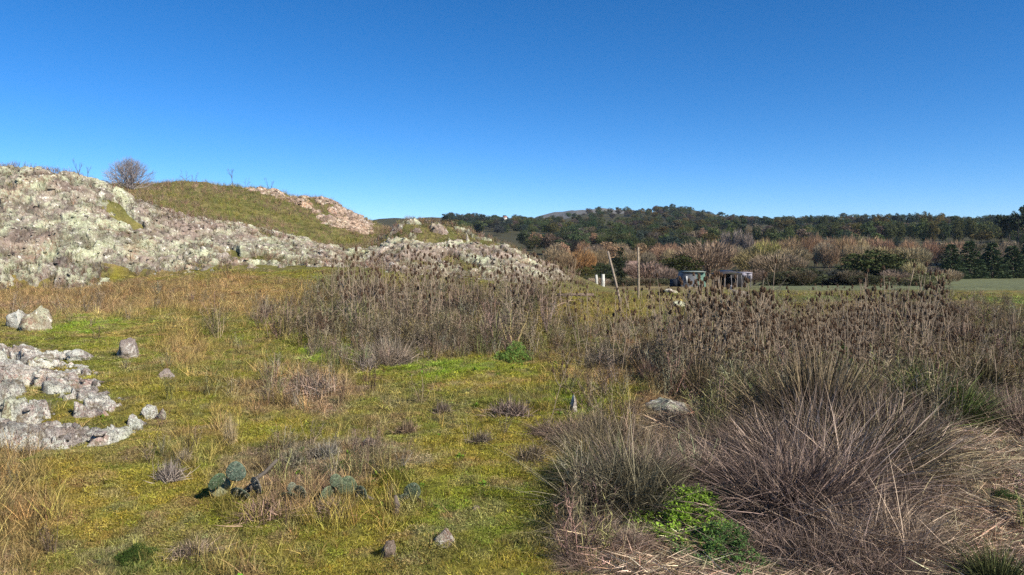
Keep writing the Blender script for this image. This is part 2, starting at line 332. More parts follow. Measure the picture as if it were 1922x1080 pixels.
def outcrop(name, pxr, Yr, nx, ny, maskf, mat, label, s=1., blocks=0, bsz=(.1, .4), seed=0, lift=.15, nd=(0, -.5, .85)):
    pxs = np.linspace(*pxr, nx); Ys = np.linspace(*Yr, ny)
    X = (pxs[None, :]-CX)/F*Ys[:, None]; Y = np.broadcast_to(Ys[:, None], X.shape).copy(); Z = H(X, Y)
    m, lf = maskf(X, Y); d, cv = rock_disp(X, Y, Z, s, seed)
    nd = np.array(nd)/np.linalg.norm(nd); k = (d+lift)*m+lf*m
    P = np.stack([X, Y, Z], -1)+nd*k[..., None]-np.array([0, 0, 1])*((1-m)*.6*s)[..., None]
    i = np.arange(nx*ny).reshape(ny, nx); fq = np.stack([i[:-1, :-1], i[:-1, 1:], i[1:, 1:], i[1:, :-1]], -1).reshape(-1, 4)
    keep = (m.ravel()[fq].max(1) > .02); fq = fq[keep]
    g = G(); used = np.unique(fq); rem = np.full(nx*ny, -1); rem[used] = np.arange(len(used)); g.add(P.reshape(-1, 3)[used], rem[fq], cv.ravel()[used])
    r = np.random.default_rng(seed+5); protos = [rock_geo(seed+q) for q in range(8)]
    c = 0; tries = 0
    while c < blocks and tries < blocks*20:
        tries += 1; a = r.integers(ny); b = r.integers(nx)
        if m[a, b] < .35: continue
        V, Fc = protos[r.integers(8)]; sz = np.exp(r.uniform(math.log(bsz[0]), math.log(bsz[1]))); sc = sz*r.uniform(.6, 1.3, 3)*np.array([1.3, 1, .8])
        an = r.uniform(0, 6.28); W = V*sc; W = np.c_[W[:, 0]*math.cos(an)-W[:, 1]*math.sin(an), W[:, 0]*math.sin(an)+W[:, 1]*math.cos(an), W[:, 2]]
        g.add(W+P[a, b]-np.array([0, 0, sz*.15]), Fc, r.random()); c += 1
    return tag(link(name, g.out(name, [mat])), label, 'rock outcrop')
def ridge_mask(X, Y):
    px = CX+F*X/Y; yb = np.interp(px, K[:, 0], K[:, 1]); yc = np.interp(px, K[:, 0], K[:, 3])
    n = fbm(X*.5, Y*.5, 0, 3, 91)-.5; n2 = fbm(X*2.2, Y*2.2, 0, 3, 95)-.5
    t = (Y-yb)/(yc-yb)
    m = sst(-.10, .06, t+n*.30+n2*.25)*(1-sst(1.02, 1.14, t+n2*.2))
    m = m*(1-sst(1030, 1110, px+n*100))
    hole = 1-sst(.36, .42, fbm(X*.42, Y*.6, 2, 3, 97)+.06*(1-sst(620, 760, px)))   # earth and grass pockets
    hole = np.maximum(hole, sst(.62, .8, t+n*.8)*sst(715, 745, px)*(1-sst(850, 960, px))*.9*sst(.45, .55, fbm(X*.9, Y*.9, 8, 3, 99)))
    return m*(1-hole*.8*sst(100, 300, px)), .25*np.sin(np.pi*np.clip(t, 0, 1))
ridge = outcrop('rock_ridge', (-260, 1130), (31, 51), 900, 300, ridge_mask, m_rock, 'long pale lichen covered rock ridge falling from the left edge towards the middle', .8, 1800, (.04, .15), 100, .12)
# reddish rocks along the second skyline
def crest_mask(X, Y):
    px = CX+F*X/Y; n = fbm(X*.6, Y*.6, 0, 3, 191)-.5
    lo = np.interp(px, [400, 500, 560, 600, 690, 720], [58.6, 57.8, 57.2, 54.8, 54.5, 55])
    m = (sst(380, 520, px+n*60)*(1-sst(690, 725, px)))*sst(-.8, .8, Y-lo+n*5)*(1-sst(62, 63, Y))
    return m*sst(-.28, -.12, n), 0*X
outcrop('rock_crest', (360, 740), (51, 64), 260, 150, crest_mask, m_rock3, 'reddish broken rock crest on the skyline above the grassy slope', .7, 500, (.06, .24), 300, .12)
def near_mask(X, Y):
    px = CX+F*X/Y; py = HZ+F*CAMZ/Y; n = fbm(X*1.3, Y*1.3, 0, 3, 291)-.5; n2 = fbm(X*5, Y*5, 0, 2, 295)-.5
    edge = np.interp(py, [640, 655, 670, 700, 740, 770, 800, 830, 850, 870], [70, 110, 165, 150, 190, 235, 270, 240, 150, -300])
    m = (1-sst(-14, 20, px-edge+n*120+n2*70))*sst(640, 660, py+n*40)
    return m*(1-(1-sst(.44, .50, fbm(X*2.0, Y*2.0, 4, 3, 297)))*.55), .16*m*sst(0, 160, edge-px)
outcrop('rock_shelf', (-260, 330), (7.0, 15.0), 420, 420, near_mask, m_rock2, 'low grey and pink rock shelf with white lichen at the left edge of the meadow', .34, 900, (.015, .07), 500, .035, (0, -.25, .95))

# ------------------------------------------------------------------ loose stones and boulders
ROCKP = [mesh('stone', rock_geo(900+q, True)[0], rock_geo(900+q, True)[1], [m_rock2], attrs={'v': np.full(len(ICO3[0]), .6)}, smooth=True) for q in range(6)]
ROCKT = [m.copy() for m in ROCKP]
for m in ROCKT: m.materials[0] = m_rock4
ROCKL = [mesh('stone', rock_geo(930+q, True)[0], rock_geo(930+q, True)[1], [m_rock], attrs={'v': np.full(len(ICO3[0]), .8)}, smooth=True) for q in range(3)]
def stone(px, py, wpx, hpx, label, i=0, name='stone', lich=False, group=None, cat='stone'):
    p = ground(px, py); Y = p[1]; sx = wpx/F*Y*.62; sz = hpx/F*Y*.75
    me = (ROCKL if lich else ROCKT if py > 820 else ROCKP)[i % (3 if lich else 6)]
    o = link(name, me, None, (p[0], Y+sx*.5, p[2]+sz*.30), (random.uniform(-.15, .15), random.uniform(-.15, .15), random.uniform(0, 6)), (sx, sx*.9, sz/.6))
    return tag(o, label, cat, group)
stone(62, 622, 46, 38, 'bright white topped boulder standing above the rock shelf at the left edge', 1, 'boulder', True, cat='boulder')
stone(30, 618, 40, 34, 'grey boulder leaning beside the white topped boulder at the left edge', 2, 'boulder', cat='boulder')
stone(236, 672, 44, 32, 'rounded grey boulder alone in the green grass right of the rock shelf', 1, 'boulder', cat='boulder')
stone(306, 712, 38, 18, 'flat grey slab half sunk in yellow moss below the rounded boulder', 3)
stone(276, 790, 28, 24, 'round grey stone, left of the pair at the end of the rock shelf', 4)
stone(301, 792, 18, 26, 'upright pale stone, right of the pair at the end of the rock shelf', 5, lich=True)
stone(248, 812, 26, 24, 'knobbly grey stone just under the pair at the end of the rock shelf', 2)
stone(6, 800, 26, 40, 'cream coloured boulder cut by the left edge of the photo', 1, lich=True)
stone(112, 842, 26, 18, 'small cream stone at the foot of the rock shelf', 2, lich=True)
stone(145, 680, 50, 22, 'long grey block on the upper end of the rock shelf', 5)
stone(70, 690, 40, 30, 'bluish white block on top of the rock shelf', 0, lich=True)
stone(690, 842, 28, 16, 'small tan stone in yellow moss above the prickly pears', 1)
stone(836, 1024, 42, 26, 'pale pinkish stone in yellow moss near the bottom centre', 3)
stone(732, 1052, 30, 28, 'brown pointed stone at the bottom below the prickly pears', 4)
stone(895, 962, 18, 14, 'little tan stone in moss above the pale pinkish stone', 0)
stone(1262, 786, 90, 34, 'pale lichen spotted boulder among dry stems in the right half', 2, 'boulder', True, cat='boulder')
stone(1076, 778, 14, 34, 'narrow grey standing stone beside the dry tussock', 5)
stone(1278, 578, 36, 14, 'white flat stone lying in front of the green shelter', 2, lich=True)
stone(1258, 553, 26, 9, 'pale stone at the left foot of the green shelter', 1, lich=True)
stone(1390, 560, 30, 22, 'pale stone heap in front of the dark lean-to', 0, lich=True)
stone(1788, 886, 40, 20, 'cream stone poking from the straw litter at lower right', 1, lich=True)

# ------------------------------------------------------------------ prototypes for ground cover
def coll(name): return bpy.data.collections.new(name)
def proto(c, i, me): o = bpy.data.objects.new('%s_%02d' % (c.name, i), me); c.objects.link(o)
c_turf = coll('turf_tuft'); 
for i in range(8):
    g = G(); n = 70; r = .085*np.sqrt(rng.random(n)); a = rng.uniform(0, 6.28, n)
    blades(g, np.c_[r*np.cos(a), r*np.sin(a), 0*r-.008], randdir(n, 5, 62), rng.uniform(.02, .062, n), rng.uniform(.0025, .0055, n), rng.uniform(0, 1.2, n), 2)
    proto(c_turf, i, g.out('turf', [m_gi]))
c_moss = coll('moss_tuft')
for i in range(6):
    g = G(); n = 130; r = .09*np.sqrt(rng.random(n)); a = rng.uniform(0, 6.28, n)
    blades(g, np.c_[r*np.cos(a), r*np.sin(a), .016*(1-(r/.09)**2)], randdir(n, 5, 80), rng.uniform(.008, .026, n), rng.uniform(.003, .006, n), rng.uniform(0, 1, n), 1)
    proto(c_moss, i, g.out('moss', [m_gi]))
c_dry = coll('dry_tuft')
for i in range(8):
    g = G(); n = 26; r = .05*np.sqrt(rng.random(n)); a = rng.uniform(0, 6.28, n)
    blades(g, np.c_[r*np.cos(a), r*np.sin(a), 0*r-.01], randdir(n, 3, 38), rng.uniform(.12, .34, n), rng.uniform(.0022, .004, n), rng.uniform(0, .9, n), 3)
    proto(c_dry, i, g.out('dry', [m_di]))
def herb(g, h, nst, spread, tw=7, wd=.004, mi=0, seeds=True, seed_mi=0):
    for s in range(nst):
        d = randdir(1, 2, spread)[0]; L = h*random.uniform(.55, 1.05); P = [np.array([random.uniform(-.05, .05), random.uniform(-.05, .05), -.02])]
        for k in range(5): P.append(P[-1]+(d+rng.normal(0, .12, 3))*L/5)
        P = np.array(P); tube(g, P, np.linspace(wd, wd*.35, 6), 3, random.random(), mi, False)
        n = tw*3; t = rng.uniform(.25, 1, n)*4.99; i = t.astype(int); b = P[i]+(P[i+1]-P[i])*(t-i)[:, None]
        blades(g, b, randdir(n, 10, 70), rng.uniform(.04, .16, n)*h*1.6, wd*.7, rng.uniform(-.3, .8, n), 2, None, mi)
        if seeds:
            n2 = tw; b2 = b[:n2]+randdir(n2, 0, 60)*.05*h*1.5; blades(g, b2, randdir(n2, 0, 90), .016, .013, 0, 1, rng.random(n2)*.5, seed_mi)
c_herb = coll('dead_herb')
for i in range(8):
    g = G(); herb(g, .5, 9, 32); proto(c_herb, i, g.out('herb', [m_di]))
c_lit = coll('straw_litter')
for i in range(6):
    g = G(); n = 60; r = .16*np.sqrt(rng.random(n)); a = rng.uniform(0, 6.28, n); az = rng.normal(.3, .7, n)+(rng.random(n) < .5)*np.pi
    d = randdir(n, 72, 96, az)
    blades(g, np.c_[r*np.cos(a), r*np.sin(a), rng.uniform(.0, .05, n)], d, rng.uniform(.08, .34, n), rng.uniform(.003, .007, n), rng.uniform(-.15, .15, n), 2)
    proto(c_lit, i, g.out('litter', [m_di]))
c_leaf = coll('leaf_rosette')
def rosette(g, R0, n, lw=.35, up=(15, 75), mi=0):
    a = rng.uniform(0, 6.28, n); d = randdir(n, *up, a); L = R0*rng.uniform(.6, 1.1, n); b = rng.normal(0, R0*.25, (n, 3)); b[:, 2] = abs(b[:, 2])*.5
    side = np.cross(d, (0, 0, 1.)); side /= np.linalg.norm(side, axis=1)[:, None]+1e-9; W = (L*lw)[:, None]
    tip = b+d*L[:, None]; tip[:, 2] -= L*.25
    mid = b+d*(L*.55)[:, None]
    V = np.stack([b, mid-side*W*.5, tip, mid+side*W*.5, mid-np.array([0, 0, 1])*W*.12], 1); k = np.arange(n)*5
    g.add(V.reshape(-1, 3), np.concatenate([np.stack([k, k+1, k+4], 1), np.stack([k, k+4, k+3], 1), np.stack([k+1, k+2, k+4], 1), np.stack([k+4, k+2, k+3], 1)]), np.repeat(rng.random(n), 5), mi)
for i in range(4): g = G(); rosette(g, .055, 12); proto(c_leaf, i, g.out('rosette', [m_li]))

def scatter(name, x, Y, scale, col, c, label, zoff=0., tilt=.12, zs=None):
    n = len(x); z = H(x, Y)+zoff; me = bpy.data.meshes.new(name); me.vertices.add(n); me.vertices.foreach_set('co', np.c_[x, Y, z].astype(np.float32).ravel())
    rot = np.c_[rng.normal(0, tilt, n), rng.normal(0, tilt, n), rng.uniform(0, 6.28, n)]
    sc = np.c_[scale, scale, scale if zs is None else zs]
    for k, t, a in (('rot', 'FLOAT_VECTOR', rot), ('scl', 'FLOAT_VECTOR', sc)):
        q = me.attributes.new(k, t, 'POINT'); q.data.foreach_set('vector', a.astype(np.float32).ravel())
    q = me.attributes.new('col', 'FLOAT_COLOR', 'POINT'); q.data.foreach_set('color', np.c_[np.clip(col, 0, 1), np.ones(n)].astype(np.float32).ravel())
    q = me.attributes.new('pid', 'INT', 'POINT'); q.data.foreach_set('value', rng.integers(0, len(c.objects), n).astype(np.int32))
    o = link(name, me); tag(o, label, kind='stuff'); o['category'] = label.split()[-1] if False else 'ground cover'
    ng = bpy.data.node_groups.new(name, 'GeometryNodeTree'); ng.interface.new_socket('Geometry', in_out='INPUT', socket_type='NodeSocketGeometry'); ng.interface.new_socket('Geometry', in_out='OUTPUT', socket_type='NodeSocketGeometry')
    N = ng.nodes.new; gi = N('NodeGroupInput'); go = N('NodeGroupOutput'); ip = N('GeometryNodeInstanceOnPoints'); ci = N('GeometryNodeCollectionInfo')
    ci.inputs['Collection'].default_value = c; ci.inputs['Separate Children'].default_value = True; ci.inputs['Reset Children'].default_value = True
    def na(nm, ty): q = N('GeometryNodeInputNamedAttribute'); q.data_type = ty; q.inputs['Name'].default_value = nm; return next(s for s in q.outputs if s.enabled and s.name == 'Attribute')
    e = N('FunctionNodeEulerToRotation'); L = ng.links.new
    L(gi.outputs[0], ip.inputs['Points']); L(ci.outputs[0], ip.inputs['Instance']); ip.inputs['Pick Instance'].default_value = True
    L(na('pid', 'INT'), ip.inputs['Instance Index']); L(na('rot', 'FLOAT_VECTOR'), e.inputs[0]); L(e.outputs[0], ip.inputs['Rotation']); L(na('scl', 'FLOAT_VECTOR'), ip.inputs['Scale']); L(ip.outputs[0], go.inputs[0])
    md = o.modifiers.new('scatter', 'NODES'); md.node_group = ng
    return o
def sample(n, Y0, Y1, k, px0=-160, px1=2080):
    """n points in the view wedge; density falls with distance**k"""
    u = rng.random(n); e = 2-k
    Y = (Y0**e+(Y1**e-Y0**e)*u)**(1/e) if abs(e) > 1e-6 else Y0*(Y1/Y0)**u
    px = rng.uniform(px0, px1, n); return (px-CX)/F*Y, Y
def jitter(c, amt=.25):
    n = len(c); return c*np.exp(rng.normal(0, amt, (n, 1)))*np.exp(rng.normal(0, .07, (n, 3)))
def on_rock(x, Y):
    m = ridge_mask(x, Y)[0] if True else 0; m2 = near_mask(x, Y)[0]*(Y < 15)*(Y > 6.5)
    return np.maximum(m*(Y > 31)*(Y < 51), m2)
def blob(x, Y, L):
    u, v = uv(x, Y); n = (fbm(x*1.2, Y*1.2, 0, 3, 411)-.5)*1.6; r = np.zeros(len(x))
    for (bu, bv, ru, rv, s) in L:
        r = np.maximum(r, (1-sst(.5, 1.3, ((u-bu)/ru)**2+((v-bv)/rv)**2+n))*s)
    return r
# short turf and moss carpet
x, Y = sample(62000, 4.1, 36, 1.35); k = rng.random(len(x)) > on_rock(x, Y)*1.4; x, Y = x[k], Y[k]
moss = fbm(x*1.3, Y*1.3, 0, 3, 501)+(uv(x, Y)[1] > 740)*.06-.10*(uv(x, Y)[0] > 1250)
sc = np.clip((Y/7)**.75, .8, 3.4)*rng.uniform(.6, 1.35, len(x))
a = moss > .5
scatter('moss_carpet', x[a], Y[a], sc[a]*1.1, jitter(gcol(x[a], Y[a]), .22)*1.75, c_moss, 'yellow green moss and very short turf carpeting the meadow', .0, .1, sc[a]**.6)
a = ~a | (rng.random(len(x)) < .35)
scatter('short_grass', x[a], Y[a], sc[a], jitter(gcol(x[a], Y[a]), .3)*1.7, c_turf, 'short green and yellow grass covering the meadow', .0, .15, sc[a]**.55)
def clear(u, v): return ((np.abs(u-1330) < 150) & (v > 925) & (v < 1130)) | ((u > 1195) & (u < 1320) & (v > 762) & (v < 845)) | ((np.abs(u-1855) < 90) & (v > 830) & (v < 910)) | ((np.abs(u-968) < 40) & (v > 684) & (v < 740))
# dry grass standing above the turf
DRY = [(590, 962, 200, 26, .9), (450, 960, 60, 24, .9), (1750, 960, 240, 160, .35), (1300, 900, 200, 90, .8), (1650, 860, 300, 90, .7), (200, 572, 520, 30, 1.), (430, 690, 240, 60, .5), (350, 660, 60, 50, .9), (560, 735, 130, 50, .8), (30, 980, 90, 150, .8), (330, 850, 80, 40, .6), (430, 800, 30, 60, .8), (560, 930, 200, 60, .6), (450, 1060, 160, 40, .6), (850, 600, 450, 40, .9),
       (1000, 560, 500, 20, .8), (1160, 1000, 140, 90, .8), (1340, 820, 200, 110, .8), (1550, 720, 480, 120, 1.), (1560, 950, 420, 160, .6), (1100, 740, 120, 90, .5), (900, 660, 200, 30, .3), (700, 780, 160, 60, .3)]
x, Y = sample(26000, 4.1, 36, 1.5); d = blob(x, Y, DRY); k = (rng.random(len(x)) < np.maximum(d, .10)) & ~(clear(*uv(x, Y)) & (rng.random(len(x)) < .9)) & (rng.random(len(x)) > on_rock(x, Y)*1.2); x, Y, d = x[k], Y[k], d[k]
dc = np.array(STR)*.5+gcol(x, Y)*.6; right = sst(1180, 1350, uv(x, Y)[0])[:, None]; dc = dc*(1-right)+np.array((.26, .195, .125))*right
sc = rng.uniform(.45, 1.1, len(x))*np.clip((Y/9)**.3, .8, 1.5)*(.65+.35*d)
scatter('dry_grass', x, Y, sc*1.15, jitter(dc, .3), c_dry, 'thin dry straw coloured grass standing above the turf', 0, .1)
# dead herbs and fine grey stems
HB = [(1500, 850, 300, 80, .14), (1300, 880, 150, 60, .15), (820, 575, 250, 50, 1.), (700, 640, 150, 50, .8), (880, 640, 170, 35, .9), (1120, 640, 170, 50, .6), (560, 600, 80, 40, .35), (1420, 660, 330, 80, 1.), (1700, 620, 340, 90, 1.), (1330, 790, 160, 80, .35), (1150, 800, 100, 60, .35), (1620, 780, 300, 90, .8), (1850, 700, 150, 80, .8), (1140, 1010, 140, 60, .25), (600, 885, 170, 40, .42), (560, 740, 120, 50, .2)]
x, Y = sample(13000, 4.6, 33, 1.3); d = blob(x, Y, HB); uu, vv = uv(x, Y); k = (rng.random(len(x)) < np.maximum(d, .012)) & (rng.random(len(x)) > near_mask(x, Y)[0]) & ~((vv < 612) & (uu > 1045) & (uu < 1290) & (rng.random(len(x)) < .85)) & ~((vv < 590) & (uu > 1440) & (rng.random(len(x)) < .7)) & ~clear(uu, vv); x, Y, d = x[k], Y[k], d[k]
hc = np.array([(.21, .165, .11), (.13, .095, .065), (.29, .235, .16), (.16, .15, .06)])[rng.integers(0, 4, len(x))]
sc0 = 0; tall = sst(.45, .62, fbm(x*.7, Y*.7, 0, 3, 431)); uu = uv(x, Y)[0]; sc = rng.uniform(.55, 1.2, len(x))*np.where((Y < 9) & (uu < 1050), .62, 1)*np.where((Y > 14) & (uu < 1090), 1.0+.55*tall, np.where((Y > 7.5) & (uu > 1240), .9+.5*tall-.25*((uu > 1470) & (uu < 1650))-.3*(uu > 1780), .85))
scatter('dead_herbs', x, Y, sc, (lambda q: q*np.minimum(1, .23/q.max(1))[:, None])(jitter(hc, .2)), c_herb, 'tangled grey brown stems of dead herbs covering the middle and right of the meadow', 0, .08)
# straw litter at lower right
x, Y = sample(15000, 4.1, 9.5, 1.2, 900, 2080); d = blob(x, Y, [(1750, 970, 300, 170, 1.), (1450, 1040, 330, 90, .9), (1240, 1040, 130, 70, .4), (1330, 850, 160, 80, .8), (1600, 840, 400, 60, .5)]); k = rng.random(len(x)) < d; x, Y = x[k], Y[k]
lc = np.array([(.38, .29, .195), (.31, .225, .15), (.46, .37, .25), (.23, .165, .115)])[rng.integers(0, 4, len(x))]
scatter('straw_litter', x, Y, rng.uniform(.4, .95, len(x)), jitter(lc, .2), c_lit, 'flattened pinkish straw litter covering the ground at lower right', .01, .12)
# grass on the slope behind the ridge, low herbs among the ridge rocks
x, Y = sample(9000, 43, 61, 1.0, -100, 760); k = (ridge_mask(x, Y)[0]*(Y < 51) < .2) & (CX+F*x/Y < 735); x, Y = x[k], Y[k]
nb = fbm(x*.35, Y*.5, 0, 3, 771)+(Y-52)*.02; cc = np.array([(.17, .155, .04), (.11, .115, .035), (.22, .16, .08), (.19, .13, .085)])[np.clip(((nb-.36)*11+rng.normal(0, 1.1, len(x))).astype(int), 0, 3)]
scatter('slope_grass', x, Y, rng.uniform(.8, 1.9, len(x)), jitter(cc, .2), c_dry, 'rough green and brown grass on the slope behind the rock ridge')
x, Y = sample(13000, 31, 49, 1.0, -150, 1150); cc = np.array([(.24, .18, .13), (.17, .15, .06), (.22, .13, .09)])[rng.integers(0, 3, len(x))]
k = (ridge_mask(x, Y)[0] > .1) & ((fbm(x*.6, Y*.6, 0, 3, 777) > .47) | (uv(x, Y)[0] > 640)); x, Y, cc = x[k], Y[k], cc[k]
scatter('ridge_herbs', x, Y, rng.uniform(.3, .85, len(x)), jitter(cc, .25), c_herb, 'low brown herbs growing in the cracks of the rock ridge', .1)

# ------------------------------------------------------------------ rush and grass tussocks
def tussock_mesh(n, spread, droop, base, w=.0085, lo=.4, parts=7, bend=.16):
    g = G()
    for q in range(parts):      # several leaning sub-clumps make a ragged, matted outline
        m = int(n/parts*random.uniform(.5, 1.5)); ca = random.uniform(0, 6.28); cr = base*random.uniform(0, 2.2); c = np.array([cr*math.cos(ca), cr*math.sin(ca), -.03])
        lean = np.array([math.cos(ca), math.sin(ca)])*cr*1.1+rng.normal(0, .16, 2); hs = random.uniform(.6, 1.08)*(1-.25*cr/(base*2.2)); tone = random.uniform(-.22, .22)
        r = base*.6*np.sqrt(rng.random(m)); a = rng.uniform(0, 6.28, m); t = np.radians(np.abs(rng.normal(0, spread, m)).clip(0, 92)); az = a+rng.normal(0, .9, m)
        d = np.c_[np.sin(t)*np.cos(az)+lean[0], np.sin(t)*np.sin(az)+lean[1], np.cos(t)]; d /= np.linalg.norm(d, axis=1)[:, None]
        val = np.clip(rng.random(m)*.8+.1+tone, 0, 1)
        blades(g, np.c_[r*np.cos(a), r*np.sin(a), 0*r]+c, d, rng.uniform(lo, 1.05, m)*hs, rng.uniform(.6, 1.4, m)*w, rng.uniform(0, 1, m)**1.5*droop, 4, val, 0, bend)
    m = n//4; blades(g, np.c_[rng.normal(0, base*1.3, m), rng.normal(0, base*1.3, m), rng.uniform(0, .25, m)], randdir(m, 30, 110), rng.uniform(.1, .5, m), w*.9, rng.uniform(0, .9, m), 3, None, 0, .3)
    return g.out('tussock', [m_go])
TM = {'fan': [tussock_mesh(2400, 30, .35, .14, bend=.10) for _ in range(3)], 'mop': [tussock_mesh(4400, 42, 1.4, .20, .0068, bend=.48, parts=9) for _ in range(4)], 'up': [tussock_mesh(1000, 16, .25, .13, bend=.14) for _ in range(3)]}
def tussock(px, py, h, wr, col, kind, label, i=0, group=None, name='grass_tussock', cat='tussock'):
    p = ground(px, py); hh = h/F*p[1]
    o = link(name, TM[kind][i % len(TM[kind])], None, p, (0, 0, random.uniform(0, 6)), (hh*wr, hh*wr, hh), col)
    return tag(o, label, cat, group)
tussock(1165, 960, 215, .82, (.12, .105, .065), 'mop', 'big grey olive tussock with dark heart left of the bright green leafy patch', 0)
tussock(1080, 905, 90, 1.2, (.10, .11, .045), 'fan', 'small greenish tussock at the left foot of the big grey olive tussock', 1)
tussock(1250, 900, 80, 1.2, (.20, .155, .12), 'mop', 'low matted pale tussock between the two biggest dark tussocks', 2)
tussock(1475, 975, 230, 1.15, (.135, .095, .078), 'mop', 'large dark purple brown tussock right of the bright green leafy patch', 1)
tussock(1560, 1050, 130, 1.3, (.20, .145, .115), 'mop', 'pinkish drooping dry tussock at the bottom below the dark purple one', 2)
tussock(1425, 915, 130, .9, (.13, .09, .07), 'fan', 'dark brown tussock touching the top of the bright green leafy patch', 0)
tussock(1655, 1040, 150, 1.2, (.30, .225, .16), 'mop', 'pale pink brown tussock spilling onto the straw litter', 0)
tussock(1540, 830, 215, 1.15, (.145, .11, .065), 'fan', 'tall fanned straw and olive tussock in the middle of the right half', 2, name='rush_tussock')
tussock(1640, 860, 130, 1.2, (.19, .135, .10), 'mop', 'brown tangled tussock right of the tall fanned one', 1)
tussock(1775, 800, 150, 1.25, (.085, .11, .03), 'fan', 'green fanned rush tussock near the right edge', 1, name='rush_tussock')
tussock(1850, 745, 110, 1.2, (.12, .10, .05), 'fan', 'olive brown rush tussock behind the green one at the right edge', 0, name='rush_tussock')
tussock(1915, 820, 130, 1., (.17, .12, .095), 'mop', 'brown tussock cut by the right edge beside the green one', 2)
tussock(1870, 1120, 130, 1.1, (.09, .10, .035), 'fan', 'dark green rush tussock in the bottom right corner', 0, name='rush_tussock')
tussock(1690, 700, 90, 1.2, (.16, .115, .085), 'mop', 'brown tussock behind the green rush tussock', 1)
tussock(1390, 760, 110, .9, (.085, .085, .04), 'up', 'dark green upright tussock below the densest teasels', 0)
tussock(1310, 745, 100, .9, (.13, .105, .055), 'up', 'olive upright tussock left of the dark green one below the teasels', 1)
tussock(1222, 716, 72, .8, (.12, .075, .06), 'up', 'small dark brown narrow clump standing in yellow turf', 2)
tussock(1460, 770, 110, 1., (.15, .125, .06), 'fan', 'olive and straw tussock right of the dark green one below the teasels', 1)
tussock(838, 652, 78, 1., (.10, .085, .045), 'fan', 'dark olive tussock in the middle of the grey stems', 1)
tussock(570, 618, 52, .9, (.055, .065, .03), 'up', 'small dark green tussock at the left end of the grey stems', 0)
tussock(728, 690, 88, 1., (.19, .15, .115), 'mop', 'grey fanned dry tussock beside the bright green turf', 2)
tussock(775, 648, 60, 1., (.16, .13, .09), 'fan', 'grey brown tussock left of the dark olive one', 0)
tussock(930, 640, 80, 1., (.19, .15, .11), 'up', 'upright pale tussock right of the dark olive one', 1)
tussock(1130, 690, 50, 1.2, (.21, .17, .12), 'mop', 'low pale dry tussock in the centre right turf', 0)
tussock(1190, 845, 100, 1., (.16, .125, .085), 'up', 'greyish upright tussock below the pale lichen spotted boulder', 2)
tussock(1130, 830, 90, .9, (.19, .155, .10), 'up', 'straw coloured upright tussock above the big grey olive one', 1)
tussock(1300, 900, 90, 1.4, (.23, .175, .135), 'mop', 'wide flattened pale tussock above the bright green leafy patch', 0)
tussock(432, 838, 80, .35, (.36, .28, .16), 'up', 'slender pale straw clump standing tall above the prickly pears', 1)
tussock(345, 870, 42, .8, (.32, .26, .17), 'up', 'short white straw tuft left of the prickly pears', 2)
for (px, py, h) in ((1110, 1010, 70), (1190, 915, 130), (1320, 905, 110), (1370, 860, 110), (1330, 850, 90), (1420, 880, 130), (1500, 900, 190), (1560, 930, 200), (1450, 1040, 120), (1530, 1075, 120), (1620, 960, 160), (1680, 940, 100), (1600, 890, 190), (1540, 860, 190), (1650, 870, 160),
    (1660, 800, 120), (1710, 850, 90), (1480, 830, 120), (1120, 860, 100), (1070, 830, 70), (1180, 1040, 70), (1100, 1075, 60), (1630, 1085, 110), (1720, 1060, 70), (1290, 850, 60)):
    tussock(px, py, h, random.uniform(1.1, 1.5), random.choice([(.20, .145, .112), (.15, .105, .08), (.24, .18, .14), (.16, .13, .075), (.21, .15, .12)]), random.choice(['mop', 'mop', 'fan']), 'matted dry tussock merging into the tangled brown mass at lower right', random.randint(0, 3), 'matted tussocks of the brown mass')
for (px, py, h) in ((1360, 660, 70), (1480, 650, 75), (1560, 655, 80), (1640, 660, 75), (1740, 650, 80), (1830, 660, 80), (1900, 650, 80), (1600, 620, 55), (1780, 610, 55), (1420, 610, 50)):
    tussock(px, py, h, 1.1, random.choice([(.17, .125, .09), (.14, .105, .07), (.19, .15, .10)]), random.choice(['mop', 'fan', 'up']), 'brown dry tussock half hidden among the teasels on the right', random.randint(0, 2), 'dry tussocks among the teasels')

